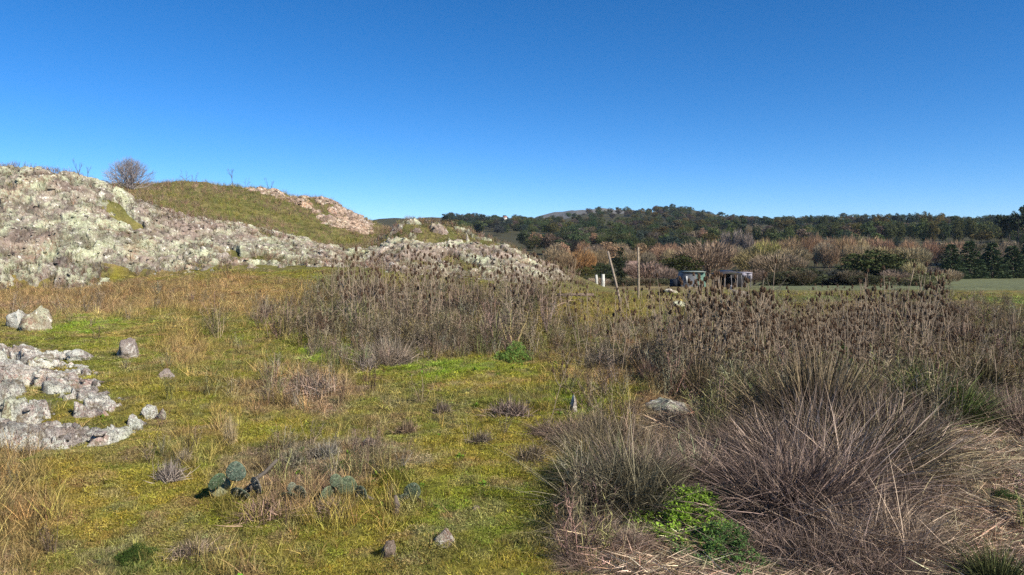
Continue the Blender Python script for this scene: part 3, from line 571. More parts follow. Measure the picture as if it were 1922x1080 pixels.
# grey dead cushions of twigs
def cushion_mesh():
    g = G(); n = 700; a = rng.uniform(0, 6.28, n); d = randdir(n, 0, 88, a); b = rng.normal(0, .25, (n, 3)); b[:, 2] = abs(b[:, 2])*.3
    blades(g, b, d, rng.uniform(.35, .85, n), .02, rng.uniform(-.3, .6, n), 3); return g.out('cushion', [m_go])
CM = [cushion_mesh() for _ in range(3)]
for (px, py, wd, h, c, lb) in ((958, 785, 92, 42, (.17, .125, .105), 'wide purplish grey dead twig cushion in yellow turf at the centre'), (830, 778, 40, 28, (.15, .115, .09), 'small dark dead twig cushion left of the wide purplish one'),
    (318, 905, 62, 46, (.20, .165, .14), 'grey dead twig cushion left of the prickly pears'), (905, 832, 50, 26, (.14, .11, .08), 'low brown dead twig cushion below the wide purplish one'), (1000, 865, 70, 30, (.13, .10, .07), 'dark matted twig cushion left of the big grey olive tussock'),
    (765, 815, 50, 30, (.18, .125, .08), 'reddish brown dead twig cushion in the turf above the tan stone'), (590, 740, 90, 40, (.25, .175, .135), 'pinkish dead herb cushion in the left centre of the meadow'), (610, 862, 70, 36, (.20, .185, .15), 'silvery grey cushion behind the prickly pears'),
    (500, 970, 130, 34, (.24, .155, .115), 'reddish dry cushion under the front prickly pear'), (620, 965, 80, 30, (.22, .15, .115), 'pinkish brown dry cushion right of the reddish one'), (545, 880, 70, 40, (.17, .16, .11), 'olive grey herb cushion between two prickly pears'),
    (690, 700, 50, 34, (.21, .17, .14), 'pale grey cushion at the edge of the grey stems'), (1260, 800, 70, 40, (.16, .13, .10), 'dark twig cushion in front of the lichen spotted boulder'), (360, 1045, 110, 30, (.22, .165, .12), 'flat brown dead cushion at the bottom left of the prickly pears')):
    p = ground(px, py); s = wd/F*p[1]*.62; tag(link('dead_cushion', random.choice(CM), None, p, (0, 0, random.uniform(0, 6)), (s, s, h/F*p[1]*1.25), c), lb, 'dead plant')

# ------------------------------------------------------------------ leafy green plants
def leafy(R0, Hh, n, leaf=.04):
    g = G(); sd_ = random.random()*50
    for _ in range(n):
        a = random.uniform(0, 6.28); k = float(.55+.9*vn(math.cos(a)*1.6+sd_, math.sin(a)*1.6, 0, 5)); r = R0*k*random.random()**.6
        lump = float(vn(r*math.cos(a)*7/R0*.5+sd_, r*math.sin(a)*7/R0*.5, 0, 9)); h = Hh*max(0, 1-(r/R0/k)**2*.8)*(.35+.9*lump)*random.uniform(.4, 1)
        q = G(); rosette(q, leaf*random.uniform(.6, 1.5), 8, random.uniform(.3, .6), (25, 95)); V = np.concatenate(q.V)+np.array([r*math.cos(a), r*math.sin(a), h]); g.add(V, np.concatenate(q.Fq[3]), np.clip(np.concatenate(q.v)*.6+random.uniform(-.1, .5), 0, 1))
    return g.out('leaves', [m_lo])
LM = [leafy(.5, .22, 900, .032), leafy(.5, .16, 420, .032)]
def leafyp(px, py, wd, h, c, lb, i=0, dp=1.):
    p = ground(px, py); s = wd/F*p[1]; hh = h/F*p[1]/.22; root = link('leafy_plant', None, None, p); tag(root, lb, 'leafy plant')
    link('leaves', LM[i], root, (0, s*dp*.4, .0), (0, 0, random.choice((0, 3.14))), (s, s*dp, hh), c)
leafyp(1330, 1045, 270, 62, (.27, .42, .05), 'bright green leafy clump at the bottom between the two biggest tussocks', 0, 1.15)
leafyp(1240, 1005, 100, 40, (.30, .40, .05), 'small bright green leafy clump touching the left of the big bright one', 1)
leafyp(1390, 1092, 220, 60, (.10, .18, .05), 'darker green leafy clump in front of the big bright one')
leafyp(968, 685, 80, 34, (.20, .31, .07), 'fresh green leafy plant at the foot of the grey stems')
leafyp(1870, 845, 110, 28, (.20, .24, .03), 'yellow green leafy clump near the right edge under the green rushes', 1)
leafyp(1785, 815, 44, 22, (.20, .21, .03), 'small yellow green herb at the foot of the green rushes', 1)
leafyp(1905, 965, 90, 30, (.045, .085, .02), 'dark green leafy patch cut by the right edge above the corner rushes')
leafyp(1895, 875, 70, 20, (.12, .17, .03), 'low green leafy patch just below the yellow green clump at the right edge', 1)
leafyp(1460, 860, 80, 40, (.06, .10, .03), 'dull green brambly patch behind the dark purple tussock')
leafyp(1590, 720, 80, 66, (.10, .16, .04), 'dark green leafy shrub behind the tall fanned tussock')
leafyp(1240, 700, 50, 34, (.05, .08, .03), 'dark green leafy clump right of the small dark brown clump')
leafyp(730, 925, 56, 50, (.20, .20, .03), 'round yellow green herb between prickly pears', 1)
leafyp(620, 905, 70, 30, (.14, .17, .08), 'pale grey green herb behind the middle prickly pear', 1)
leafyp(240, 1062, 64, 24, (.06, .10, .02), 'dark green leafy clump at the bottom left')
x, Y = sample(5200, 4.1, 16, 1.4); d = blob(x, Y, [(640, 668, 80, 24, .8), (880, 690, 200, 22, .6), (1350, 1010, 130, 60, .9), (1870, 840, 110, 40, .9), (1900, 950, 60, 30, .9), (960, 960, 150, 60, .12), (1090, 780, 60, 50, .4), (600, 910, 180, 50, .3), (1130, 1040, 70, 40, .4)]); k = rng.random(len(x)) < np.maximum(d, .012); x, Y = x[k], Y[k]
scatter('low_leaves', x, Y, rng.uniform(.6, 1.4, len(x)), jitter(np.broadcast_to(np.array(BGR), (len(x), 3))*np.array((.8, 1.05, 1.2)), .25), c_leaf, 'small fresh green leaves among the turf')

# ------------------------------------------------------------------ prickly pears
def pad_mesh():
    g = G(); nu, nv = 20, 10; V = []; 
    for j in range(nv+1):
        t = j/nv*math.pi
        for i in range(nu):
            a = i/nu*2*math.pi; r = math.sin(t); egg = 1+.18*math.cos(t)
            V.append((r*math.cos(a)*.5*egg, r*math.sin(a)*.06*(1+.12*math.sin(9*a)), .5-.5*math.cos(t)))
    f = [(j*nu+i, j*nu+(i+1) % nu, (j+1)*nu+(i+1) % nu, (j+1)*nu+i) for j in range(nv) for i in range(nu)]
    g.add(np.array(V), np.array(f), .5); n = 150; a = rng.uniform(0, 6.28, n); r = np.sqrt(rng.random(n))*.47; sgn = np.where(rng.random(n) < .5, -1., 1.)
    b = np.c_[r*np.cos(a), sgn*.055*np.sqrt(1-(r/.5)**2), .5+r*np.sin(a)]; d = np.c_[rng.normal(0, .5, n), sgn, rng.normal(0, .5, n)]; d /= np.linalg.norm(d, axis=1)[:, None]
    blades(g, b, d, .10, .014, 0, 1, np.ones(n), 1); return g.out('pad', [m_pad, m_spine], True)
M = NT('cactus_skin'); oc = M.n('ObjectInfo').outputs['Color']; f = M.noise(9, 4, .6, vec=M.n('TexCoord').outputs['Object']); M.l(M.mul(oc, M.ramp(f, .35, .65, .55, 1.35)), M.b.inputs['Base Color']); M.b.inputs['Roughness'].default_value = .7; M.bump(f, .5, .03); m_pad = M.m
m_spine = flat('spine', (.5, .45, .33)); PAD = pad_mesh()
CG = (.115, .15, .105); CG2 = (.14, .17, .10)
def pear(px, py, label, pads, stubs=()):
    p = ground(px, py); k = p[1]/F; root = tag(link('prickly_pear', None, None, p), label, 'cactus')
    for (dx, dz, s, rx, ry, rz, c) in pads: q = link('pad', PAD, root, (dx*k, random.uniform(-.05, .05), dz*k*.8), (rx, ry, rz), (s*k*random.uniform(.8, .95), s*k, s*k*.95), c)
    for (dx0, dz0, dx1, dz1, r) in stubs:
        g = G(); P = np.array([(dx0*k, .02, dz0*k), ((dx0*.5+dx1*.5)*k, .06, (dz0*.6+dz1*.4)*k), (dx1*k, .05, dz1*k)]); tube(g, P, [r*k, r*k*.9, r*k*.7], 7, .6); link('dry_stem', g.out('dry_stem', [flat('dead_cactus', (.15, .125, .10))]), root)
    return root
pear(450, 938, 'front prickly pear with one big upright blue green pad and a fallen grey stem', [(-4, 44, 42, .15, 0, .1, CG), (10, 4, 46, .75, .1, -.1, (.09, .11, .08)), (-32, 6, 42, -.2, -.5, .6, (.20, .20, .11)), (-38, 30, 40, .5, -.3, .8, (.09, .13, .07)), (30, 16, 40, .3, .5, -.6, (.17, .155, .13))], [(20, 30, 66, 70, 4), (-2, 2, 30, 34, 6)])
pear(545, 945, 'small pale prickly pear right of the front one, pads lying low', [(-5, 2, 36, .9, .2, .2, CG2), (14, 6, 32, .4, .5, -.3, (.17, .18, .12)), (2, 18, 22, .2, -.2, .4, (.19, .20, .14))])
pear(648, 945, 'middle prickly pear with a grey green upright pad', [(0, 10, 44, .25, .1, .2, (.13, .16, .09)), (-34, 0, 40, .5, -.5, .7, CG2), (22, 4, 34, .3, .7, -.4, (.14, .17, .11)), (-14, 34, 28, .1, -.2, .1, CG2)], [(18, 10, 50, -2, 5)])
pear(763, 950, 'right hand prickly pear with dark drooping pads beside the round yellow herb', [(6, 8, 40, .35, .25, .1, (.10, .13, .08)), (-10, 2, 36, .8, -.3, .4, (.10, .12, .08)), (24, 0, 30, .9, .5, -.2, (.08, .10, .07))])
def stump(px, py, h, label):
    p = ground(px, py); k = p[1]/F; g = G(); tube(g, [(0, 0, -.02), (.1*h*k, 0, h*k*.4), (0, 0, h*k*.8)], [7*k, 6*k, 3*k], 7, .4); tag(link('plant_stump', g.out('stump', [flat('dead_stump', (.14, .11, .09))]), None, p, (0, 0, 1)), label, 'stump')
stump(742, 970, 44, 'dark dry stub standing left of the right hand prickly pear')

# ------------------------------------------------------------------ teasels
def head_mesh(val):
    g = G(); nu, nv = 8, 6; V = []
    for j in range(nv+1):
        t = j/nv
        for i in range(nu):
            a = i/nu*6.283+j*.4; r = .0165*math.sin(math.pi*min(.97, .12+.8*t))**.8
            V.append((r*math.cos(a), r*math.sin(a), t*.066))
    g.add(np.array(V), np.array([(j*nu+i, j*nu+(i+1) % nu, (j+1)*nu+(i+1) % nu, (j+1)*nu+i) for j in range(nv) for i in range(nu)]), .3)
    n = 90; a = rng.uniform(0, 6.28, n); t = rng.random(n); r = .0165*np.sin(np.pi*(.12+.8*t))**.8
    blades(g, np.c_[r*np.cos(a), r*np.sin(a), t*.066], randdir(n, 25, 75, a), .014, .004, 0, 1)
    n = 8; a = rng.uniform(0, 6.28, n); blades(g, np.zeros((n, 3)), randdir(n, 60, 95, a), .055, .004, -.9, 3, np.full(n, .8)); return g.out('seed_head', [m_hd])
HEADS = [head_mesh(q) for q in range(3)]
def teasel_proto(merge):
    g = G(); Ht = random.uniform(1.15, 1.5); heads = []
    P = [np.zeros(3)]; d = np.array([random.uniform(-.16, .16), random.uniform(-.16, .16), 1])
    for k in range(7): P.append(P[-1]+(d+rng.normal(0, .035, 3))*Ht/7)
    P = np.array(P); P[0, 2] = -.05; tube(g, P, np.linspace(.0065, .0035, 8), 4, .7, 0, False); heads.append((P[-1], d))
    for nd in random.sample([2, 3, 4, 5, 6], random.choice([1, 2, 3, 3])):
        a = random.uniform(0, 6.28)
        for s in (0, math.pi)[:random.choice([1, 2, 2])]:
            L = random.uniform(.22, .5)*(1.1-nd*.09); q = [P[nd]]; dd = np.array([math.cos(a+s)*.75, math.sin(a+s)*.75, .75])
            for k in range(4): q.append(q[-1]+dd/np.linalg.norm(dd)*L/4); dd = dd+np.array([0, 0, .35])
            tube(g, q, np.linspace(.004, .0028, 5), 3, .75, 0, False); heads.append((q[-1], dd))
            blades(g, np.repeat(P[nd][None], 2, 0), randdir(2, 50, 100), .12, .008, .8, 3, np.array([.1, .3]))
    for n0 in (1, 2): blades(g, np.repeat(P[n0][None], 4, 0), randdir(4, 50, 100), .2, .010, 1., 3, np.array([.1, .3, .2, .5]))
    sc = [random.uniform(.75, 1.2) for _ in heads]
    if merge:
        hm = HEADS[0]; HV = np.array([v.co[:] for v in hm.vertices]); polys = {}
        for f in hm.polygons: polys.setdefault(len(f.vertices), []).append(list(f.vertices))
        vv = np.array([a.value for a in hm.attributes['v'].data])
        for (p, d), s in zip(heads, sc): g.add(HV*s+p, [np.array(f) for f in polys.values()], vv, 1)
        return g.out('teasel', [m_st, m_hd]), []
    return g.out('stem', [m_st]), [(p, d, s) for (p, d), s in zip(heads, sc)]
TP = [teasel_proto(False) for _ in range(10)]; TQ = [teasel_proto(True)[0] for _ in range(8)]
def teasel(x, Y, s, parts, label, group):
    s = min(s, 1.12 if Y < 14.6 else 1.4)
    z = float(H(x, Y)); rz = random.uniform(0, 6.28)
    if not parts: return tag(link('teasel', random.choice(TQ), None, (x, Y, z), (random.gauss(0, .12), random.gauss(0, .12), rz), s), label, 'teasel', group)
    st, hd = random.choice(TP); root = tag(link('teasel', None, None, (x, Y, z), (random.gauss(0, .12), random.gauss(0, .12), rz), s), label, 'teasel', group)
    link('stem', st, root)
    for (p, d, q) in hd: link('seed_head', random.choice(HEADS), root, p, Vector(d).to_track_quat('Z', 'Y').to_euler(), q)
def stand(n, pxr, Yr, sr, parts, label, group, dens=None):
    c = 0
    while c < n:
        px = random.uniform(*pxr); Y = math.sqrt(random.uniform(Yr[0]**2, Yr[1]**2)); x = (px-CX)/F*Y
        if vn(x*.8, Y*.8, 0, 611) < .5 or random.random() > sst(1230, 1330, px)+(px < 1250) or (dens and random.random() > dens(px, Y)): continue
        teasel(x, Y, random.uniform(*sr)*(.62+.75*float(fbm(x*.55, Y*.55, 0, 2, 617)))*float(np.interp(px, [1240, 1300, 1450, 1480, 1640, 1680, 1760, 1790, 2000], [1, 1, .95, .72, .8, 1.18, 1.18, .88, .8])), parts, label, group); c += 1
stand(105, (1240, 1560), (8.4, 14.5), (.6, 1.0), True, 'brown headed dry teasel in the dense stand right of centre', 'teasels in the stand right of centre')
stand(70, (1560, 1790), (8.6, 14.5), (.72, 1.18), True, 'tall dry teasel in the brown stand towards the right edge', 'teasels towards the right edge')
stand(40, (1780, 2000), (8.3, 12.5), (.5, .85), True, 'shorter dry teasel in front of the green field at the right edge', 'short teasels at the right edge')
stand(75, (620, 1075), (15, 24), (1.1, 1.5), False, 'dark headed dry teasel in front of the pale rock ridge', 'teasels in front of the rock ridge')
stand(30, (1080, 1300), (11, 22), (.6, .95), False, 'scattered thin dry teasel between the two big stands', 'scattered teasels near the leaning post')
stand(10, (1440, 1760), (15, 24), (.6, .95), False, 'far dry teasel at the back of the right hand stand', 'teasels at the back of the right stand')
for (px, py, s, lb) in ((1100, 690, .9, 'lone tall thin teasel in the green turf right of the fresh leafy plant'), (1026, 815, .62, 'single thin dry stalk standing in bright yellow turf at the centre'), (505, 640, .75, 'lone dark thin stalk left of the small dark green tussock'), (1200, 560, .9, 'dry teasel standing beside the upright post')):
    p = ground(px, py); teasel(p[0], p[1], s, True, lb, None)
for (px, py, h, lb) in ((1400, 640, 62, 'dark reddish brown twiggy shrub inside the stand right of centre'), (1575, 668, 70, 'dark reddish brown twiggy shrub between the two teasel stands'), (1700, 640, 84, 'reddish brown twiggy shrub among the tallest teasels'), (1300, 655, 60, 'brown twiggy shrub at the left edge of the dense teasel stand'), (1820, 660, 66, 'brown twiggy shrub above the green rush tussock'),
    (700, 575, 60, 'dark twiggy shrub in the left part of the grey stems below the ridge'), (870, 600, 66, 'dark twiggy shrub in the middle of the grey stems'), (985, 585, 60, 'brown twiggy shrub at the right end of the grey stems')):
    p = ground(px, py); hh = h/F*p[1]; tag(link('twiggy_shrub', random.choice(CM), None, p, (0, 0, random.uniform(0, 6)), (hh*1.15, hh*1.15, hh*1.25), (.13, .088, .065)), lb, 'shrub')
# remaining teasels as one mass
c_ts = coll('teasel_mass'); [proto(c_ts, i, m) for i, m in enumerate(TQ)]
x, Y = sample(700, 8.5, 17, .8, 1300, 1800); k = fbm(x*.5, Y*.5, 0, 3, 621) > .5; x, Y = x[k][:170], Y[k][:170]
scatter('teasel_thicket', x, Y, rng.uniform(.45, .78, len(x)), np.ones((len(x), 3)), c_ts, 'mass of smaller brown teasels filling the right hand thicket', 0, .07)

# ------------------------------------------------------------------ bare bush and twigs on the skyline
def bush_mesh(n=80, depth=3):
    g = G()
    def br(p, d, L, r, k):
        P = [p]
        for q in range(3): P.append(P[-1]+(d+rng.normal(0, .10, 3))*L/3)
        tube(g, P, np.linspace(r, r*.6, 4)*(1 if n > 5 else 1.9), 3, random.random(), 0, False)
        if k:
            for _ in range(3):
                nd = d+rng.normal(0, .33, 3); nd[2] = abs(nd[2])+.1; nd /= np.linalg.norm(nd); br(np.array(P[random.choice([2, 3, 3])]), nd, L*.66, r*.55, k-1)
    for _ in range(n):
        d = randdir(1, 4, 80 if n > 5 else 40)[0]; br(np.array([random.uniform(-.12, .12), random.uniform(-.12, .12), 0]), d, .36 if n > 5 else .45, .010, depth)
    return g.out('branches', [m_tw])
bp = at(243, 46.5); bp[2] = zof(352, 46.5)-.1
bu = tag(link('bare_bush', None, None, bp), 'round leafless grey bush on the skyline at the left', 'bush'); link('branches', bush_mesh(), bu, (0, 0, 0), None, (2.15, 2.15, 2.35), (.30, .26, .25))
SPR = [bush_mesh(2, 2) for _ in range(3)]
for i, (px, py, h, Y, lb) in enumerate(((148, 328, 40, 43, 'thin bare sapling on the skyline left of the round bush'), (165, 332, 30, 43, 'short bare sapling just left of the round bush'), (350, 340, 30, 60, 'dark leafless sprig on the skyline right of the round bush'), (364, 342, 26, 60, 'forked leafless sprig beside the dark one'),
    (436, 344, 38, 60, 'tall slanting twig on the skyline in the middle of the hill'), (460, 348, 22, 60, 'short upright twig right of the slanting one'), (507, 358, 32, 60, 'thin twig on the skyline above the red rocks'), (312, 343, 14, 60, 'tiny dark twig on the skyline near the round bush'))):
    x = (px-CX)/F*Y; tag(link('bare_sprig', SPR[i % 3], None, (x, Y, zof(py, Y)-.2), (0, 0, i*1.1), (h/F*Y*.7, h/F*Y*.7, h/F*Y*1.05), (.13, .11, .10)), lb, 'twig')

# ------------------------------------------------------------------ posts, board, white posts
def wood(name, c): return flat(name, c, .85, 9, .45)
m_post = wood('weathered_wood', (.25, .20, .15)); m_post2 = wood('pale_pole', (.27, .215, .15))
def post(name, px0, py0, px1, py1, r, mat, label, cat, Yb=None):
    p = ground(px0, py0) if Yb is None else at(px0, Yb); Y = p[1]; top = np.array([(px1-CX)/F*Y, Y, zof(py1, Y)]); b = p-np.array([0, 0, .1])
    g = G(); q = b+(top-b)*.45+np.array([.015, 0, 0]); tube(g, [b, q, top], [r, r*.95, r*.8], 8, .5); tag(link(name, g.out(name, [mat])), label, cat)
post('leaning_post', 1166, 572, 1141, 472, .045, m_post, 'weathered wooden post leaning left in front of the cypress', 'post')
post('upright_pole', 1198, 566, 1198, 464, .045, m_post2, 'pale upright wooden pole right of the leaning post', 'pole')
post('fence_stake', 1131, 533, 1132, 515, .13, flat('white_paint', (.5, .49, .43)), 'thick white post left of the leaning post, right of the pair', 'post', 50)
post('fence_stake', 1120, 534, 1119, 516, .10, flat('white_paint2', (.42, .41, .36)), 'slim white post left of the leaning post, left of the pair', 'post', 50)
p = ground(1080, 566); g = G(); box(g, p+np.array([0, 0, .24]), (1.35, .14, .10), .06); box(g, p+np.array([-.55, 0, .05]), (.1, .1, .2)); box(g, p+np.array([.5, 0, .05]), (.1, .1, .2)); tag(link('wooden_board', g.out('board', [wood('dark_board', (.15, .11, .08))])), 'dark horizontal board lying in the grass left of the leaning post', 'board')

# ------------------------------------------------------------------ the two shelters
def shelter1():
    Y = 70; p = at(1295, Y); k = Y/F; root = tag(link('tarp_shelter', None, None, p), 'small grey shelter with a green tarpaulin side', 'shelter')
    W, D, Hh = 52*k, 2.2, 27*k; mg = flat('grey_sheet', (.17, .18, .19), .6); mt = flat('green_tarp', (.11, .19, .15), .55, 3, .25); mpale = flat('pale_tarp', (.19, .22, .19), .5, 3)
    g = G(); V = np.array([(-W*.42, -D/2, -.2), (W*.22, -D/2, -.2), (W*.12, -D/2+.15, Hh), (-W*.32, -D/2+.15, Hh), (-W*.42, D/2, -.2), (W*.5, D/2, -.2), (W*.46, D/2, Hh), (-W*.32, D/2, Hh)])
    g.add(V, np.array([(0, 1, 2, 3), (0, 3, 7, 4), (4, 7, 6, 5)])); link('wall', g.out('wall', [mg]), root)
    g = G(); V = np.array([(W*.22, -D/2, -.2), (W*.5, -D/2+.3, -.2), (W*.46, -D/2+.3, Hh+.03), (W*.12, -D/2+.15, Hh+.02), (W*.5, D/2, -.2), (W*.46, D/2, Hh+.03)]); g.add(V, np.array([(0, 1, 2, 3), (1, 4, 5, 2)])); link('tarpaulin', g.out('tarp', [mt]), root)
    g = G(); box(g, (W*.07, 0, Hh+.06), (W*.80, D+.1, .05)); link('roof', g.out('roof', [mpale]), root)
    g = G(); box(g, (-W*.22, -D/2-.01, Hh*.55), (.14, .05, .55)); link('flap', g.out('flap', [flat('white_sheet', (.5, .5, .48))]), root)
    g = G(); box(g, (-W*.5, -.2, .25), (.9, 1.0, .9), .3); box(g, (-W*.42, -.5, .55), (.5, .5, .6), .1); link('stored_boxes', g.out('boxes', [flat('dark_stuff', (.035, .04, .05))]), root)
    g = G(); box(g, (W*.30, -D/2+.12, .18), (.6, .1, .5)); link('doorway', g.out('doorway', [flat('dark_gap', (.02, .02, .02))]), root)
shelter1()
def shelter2():
    Y = 66; p = at(1374, Y); k = Y/F; root = tag(link('lean_to', None, None, p), 'dark open lean-to with a curved roof on crooked poles', 'shelter'); W = 66*k; Hh = 30*k
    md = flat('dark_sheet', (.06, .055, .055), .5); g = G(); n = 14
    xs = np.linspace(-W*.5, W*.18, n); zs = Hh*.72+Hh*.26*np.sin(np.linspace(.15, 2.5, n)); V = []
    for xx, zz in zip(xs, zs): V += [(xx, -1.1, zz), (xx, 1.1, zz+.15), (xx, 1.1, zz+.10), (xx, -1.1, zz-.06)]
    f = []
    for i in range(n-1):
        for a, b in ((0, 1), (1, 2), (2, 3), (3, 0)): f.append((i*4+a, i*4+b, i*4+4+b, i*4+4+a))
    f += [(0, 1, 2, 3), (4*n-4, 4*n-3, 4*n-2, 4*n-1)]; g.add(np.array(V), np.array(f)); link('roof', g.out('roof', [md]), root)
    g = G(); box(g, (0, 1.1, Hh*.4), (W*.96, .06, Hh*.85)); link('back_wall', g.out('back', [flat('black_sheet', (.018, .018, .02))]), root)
    for xx in (-.47, -.3, -.12, .04, .17, .3, .42):
        g = G(); tube(g, [(xx*W, -1.0, -.2), (xx*W+.04, -1.0, Hh*.4), (xx*W+random.uniform(-.08, .08), -1.0, Hh*.82)], [.035, .035, .03], 5); link('pole', g.out('pole', [flat('grey_pole', (.22, .20, .19))]), root)
    g = G(); box(g, (W*.25, -.9, Hh*.82), (.42, .2, .3), .2); box(g, (W*.40, -.8, Hh*.75), (.5, .25, .55), -.2); box(g, (W*.3, -.2, Hh*.95), (W*.36, 1.6, .05)); link('covering_sheet', g.out('sheet', [flat('grey_purple_sheet', (.27, .25, .28))]), root)
    q = at(1373, 60); g = G(); tube(g, [(0, 0, -.05), (0, 0, .33)], [.13, .16], 10, .5, 0, False); tag(link('bucket', g.out('bucket', [flat('white_plastic', (.6, .58, .58), .4)]), None, q), 'white bucket in front of the dark lean-to', 'bucket')
shelter2()

# ------------------------------------------------------------------ trees
def crown_leaf(n, shape, leaf=.035, cl=26):
    g = G(); C = []
    while len(C) < cl:
        p = rng.uniform(-1, 1, 3)
        if np.linalg.norm(p) > 1 or np.linalg.norm(p) < .25: continue
        C.append(shape(p))
    C = np.array(C); i = rng.integers(0, cl, n); rad = rng.uniform(.07, .14, cl)[i]
    d = rng.normal(0, 1, (n, 3)); d /= np.linalg.norm(d, axis=1)[:, None]; P = C[i]+d*(rad*rng.random(n)**.3)[:, None]*np.array([1.2, 1.2, .8])
    u = rng.normal(0, 1, (n, 3)); u /= np.linalg.norm(u, axis=1)[:, None]; v = np.cross(u, rng.normal(0, 1, (n, 3))); v /= np.linalg.norm(v, axis=1)[:, None]; s = (leaf*rng.uniform(.5, 1.2, n))[:, None]
    V = np.stack([P-u*s, P+v*s*.6, P+u*s, P-v*s*.6], 1).reshape(-1, 3); k = np.arange(n)*4
    g.add(V, np.stack([k, k+1, k+2, k+3], 1), np.repeat((rng.random(n)*.6+rng.random(cl)[i]*.4), 4)); return g.out('crown', [m_cr])
def sh_round(p): return np.array([p[0]*.38, p[1]*.38, .58+p[2]*.33])
def sh_bush(p): return np.array([p[0]*.42, p[1]*.42, .40+p[2]*.44])
def sh_pine(p): return np.array([p[0]*.40, p[1]*.40, .80+p[2]*.13-.12*(p[0]**2+p[1]**2)])
def sh_col(p): t = (p[2]+1)/2; r = .13*math.sin(math.pi*min(1, .12+t*.86))**.7; return np.array([p[0]*r, p[1]*r, .06+t*.86])
def sh_cone(p): t = (p[2]+1)/2; r = .36*(1-t)**.8+.03; return np.array([p[0]*r, p[1]*r, .08+t*.82])
def crown_cone(n=1500):
    g = G(); lay = 15
    for L in range(lay):
        t = L/lay; r = .36*(1-t)**.85+.02; m = int(n/lay*(1.5-t)); nb = 9; ba = rng.uniform(0, 6.28, nb)[rng.integers(0, nb, m)]+rng.normal(0, .13, m); rr = r*rng.random(m)**.6
        z = .08+t*.9-rr*.18+rng.normal(0, .012, m); P = np.c_[rr*np.cos(ba), rr*np.sin(ba), z]; d = randdir(m, 60, 110, ba+rng.normal(0, .6, m)); blades(g, P, d, rng.uniform(.03, .07, m), .024, .3, 1)
    return g.out('crown', [m_cr])
def crown_bare(n, w=.36, low=.04, up=True):
    g = G(); a = rng.uniform(0, 6.28, n); t = rng.random(n)**.6; th = rng.uniform(0, 1, n)**.6
    R0 = w*np.sqrt(th); z = low+(1-low)*(.12+.75*t*np.sqrt(np.clip(1-th*.75, 0, 1))); P = np.c_[R0*np.cos(a), R0*np.sin(a), z]*np.array([t*.5+.5, t*.5+.5, 1])[None].T.T if False else np.c_[R0*np.cos(a)*(t*.4+.6), R0*np.sin(a)*(t*.4+.6), z]
    blades(g, P, randdir(n, 0, 48, a), rng.uniform(.07, .17, n), rng.uniform(.005, .011, n), rng.uniform(-.5, .2, n), 2)
    m = 26; a = rng.uniform(0, 6.28, m); blades(g, np.c_[0*a, 0*a, np.full(m, low)], randdir(m, 5, 40, a), rng.uniform(.4, .75, m), .016, -.2, 3); return g.out('crown', [m_tw])
def trunk_mesh(h=.5):
    g = G(); tube(g, [(0, 0, -.05), (.01, 0, h*.5), (0, .01, h)], [.022, .016, .008], 6, .5)
    for _ in range(5): d = randdir(1, 20, 60)[0]; tube(g, [np.array([.005, 0, h*.55]), np.array([0, 0, h*.6])+d*h*.55], [.008, .003], 4, .5)
    return g.out('trunk', [m_bk])
TR = trunk_mesh(.5); TRL = trunk_mesh(.75)
PR = {'bush': ([crown_leaf(3200, sh_bush, .028, 60) for _ in range(3)], TR), 'round': ([crown_leaf(2600, sh_round, .028, 40) for _ in range(4)], TR), 'pine': ([crown_leaf(1100, sh_pine, .034, 18) for _ in range(3)], TRL), 'cypress': ([crown_leaf(2200, sh_col, .022, 60)], TR), 'conifer': ([crown_cone(4500) for _ in range(3)], TRL),
      'bare': ([crown_bare(2600) for _ in range(4)], TR), 'poplar': ([crown_bare(2000, .17, .05) for _ in range(2)], TR)}
NT_ = [0]
def tree(kind, px, top, Y, wpx, col, label, group=None, cat='tree', name=None, base=None):
    p = at(px, Y); zt = zof(top, Y); h = max(zt-p[2], 1.0); w = wpx/F*Y/(.26 if kind == 'cypress' else .34 if kind == 'poplar' else .84 if kind == 'pine' else .76)
    nm = name or {'bush': 'evergreen_bush', 'round': 'evergreen_tree', 'pine': 'pine_tree', 'cypress': 'cypress_tree', 'conifer': 'conifer_tree', 'bare': 'bare_tree', 'poplar': 'bare_poplar'}[kind]
    r = tag(link(nm, None, None, p, (0, 0, random.uniform(0, 6.28)), (w, w, h)), label, cat, group); cs, tr = PR[kind]
    link('crown', random.choice(cs), r, color=col); link('trunk', tr, r); NT_[0] += 1
def jc(c, a=.15): f = math.exp(random.gauss(0, a)); return tuple(x*f*math.exp(random.gauss(0, .03)) for x in c)
# single trees one can tell apart
tree('cypress', 1165, 459, 110, 19, (.030, .038, .016), 'dark narrow cypress behind the leaning post')
tree('bush', 1128, 486, 105, 44, (.035, .048, .018), 'low dark evergreen left of the cypress behind the white posts')
tree('bare', 1092, 462, 125, 60, (0.320, 0.176, 0.072), 'orange brown round tree left of the cypress')
tree('bare', 1062, 468, 122, 44, (0.240, 0.168, 0.096), 'tan tree left of the orange brown one at the end of the ridge')
tree('bush', 1098, 494, 100, 36, (.085, .085, .025), 'small olive bush under the orange brown tree')
tree('bush', 1279, 468, 112, 74, (.045, .052, .014), 'dark round evergreen behind the green shelter')
tree('bush', 1262, 486, 112, 40, (.05, .055, .018), 'smaller dark evergreen on the left of the round one')
tree('bare', 1212, 486, 95, 84, (0.248, 0.168, 0.128), 'reddish brown leafless bush right of the pale upright pole')
tree('bare', 1250, 498, 90, 50, (0.240, 0.176, 0.136), 'grey brown leafless bush left of the green shelter')
tree('bare', 1330, 444, 140, 128, (0.248, 0.176, 0.120), 'wide tan leafless tree above the green shelter')
tree('poplar', 1385, 422, 210, 20, (0.24, 0.195, 0.165), 'grey pink bare poplar, taller of the pale clump', name='bare_poplar')
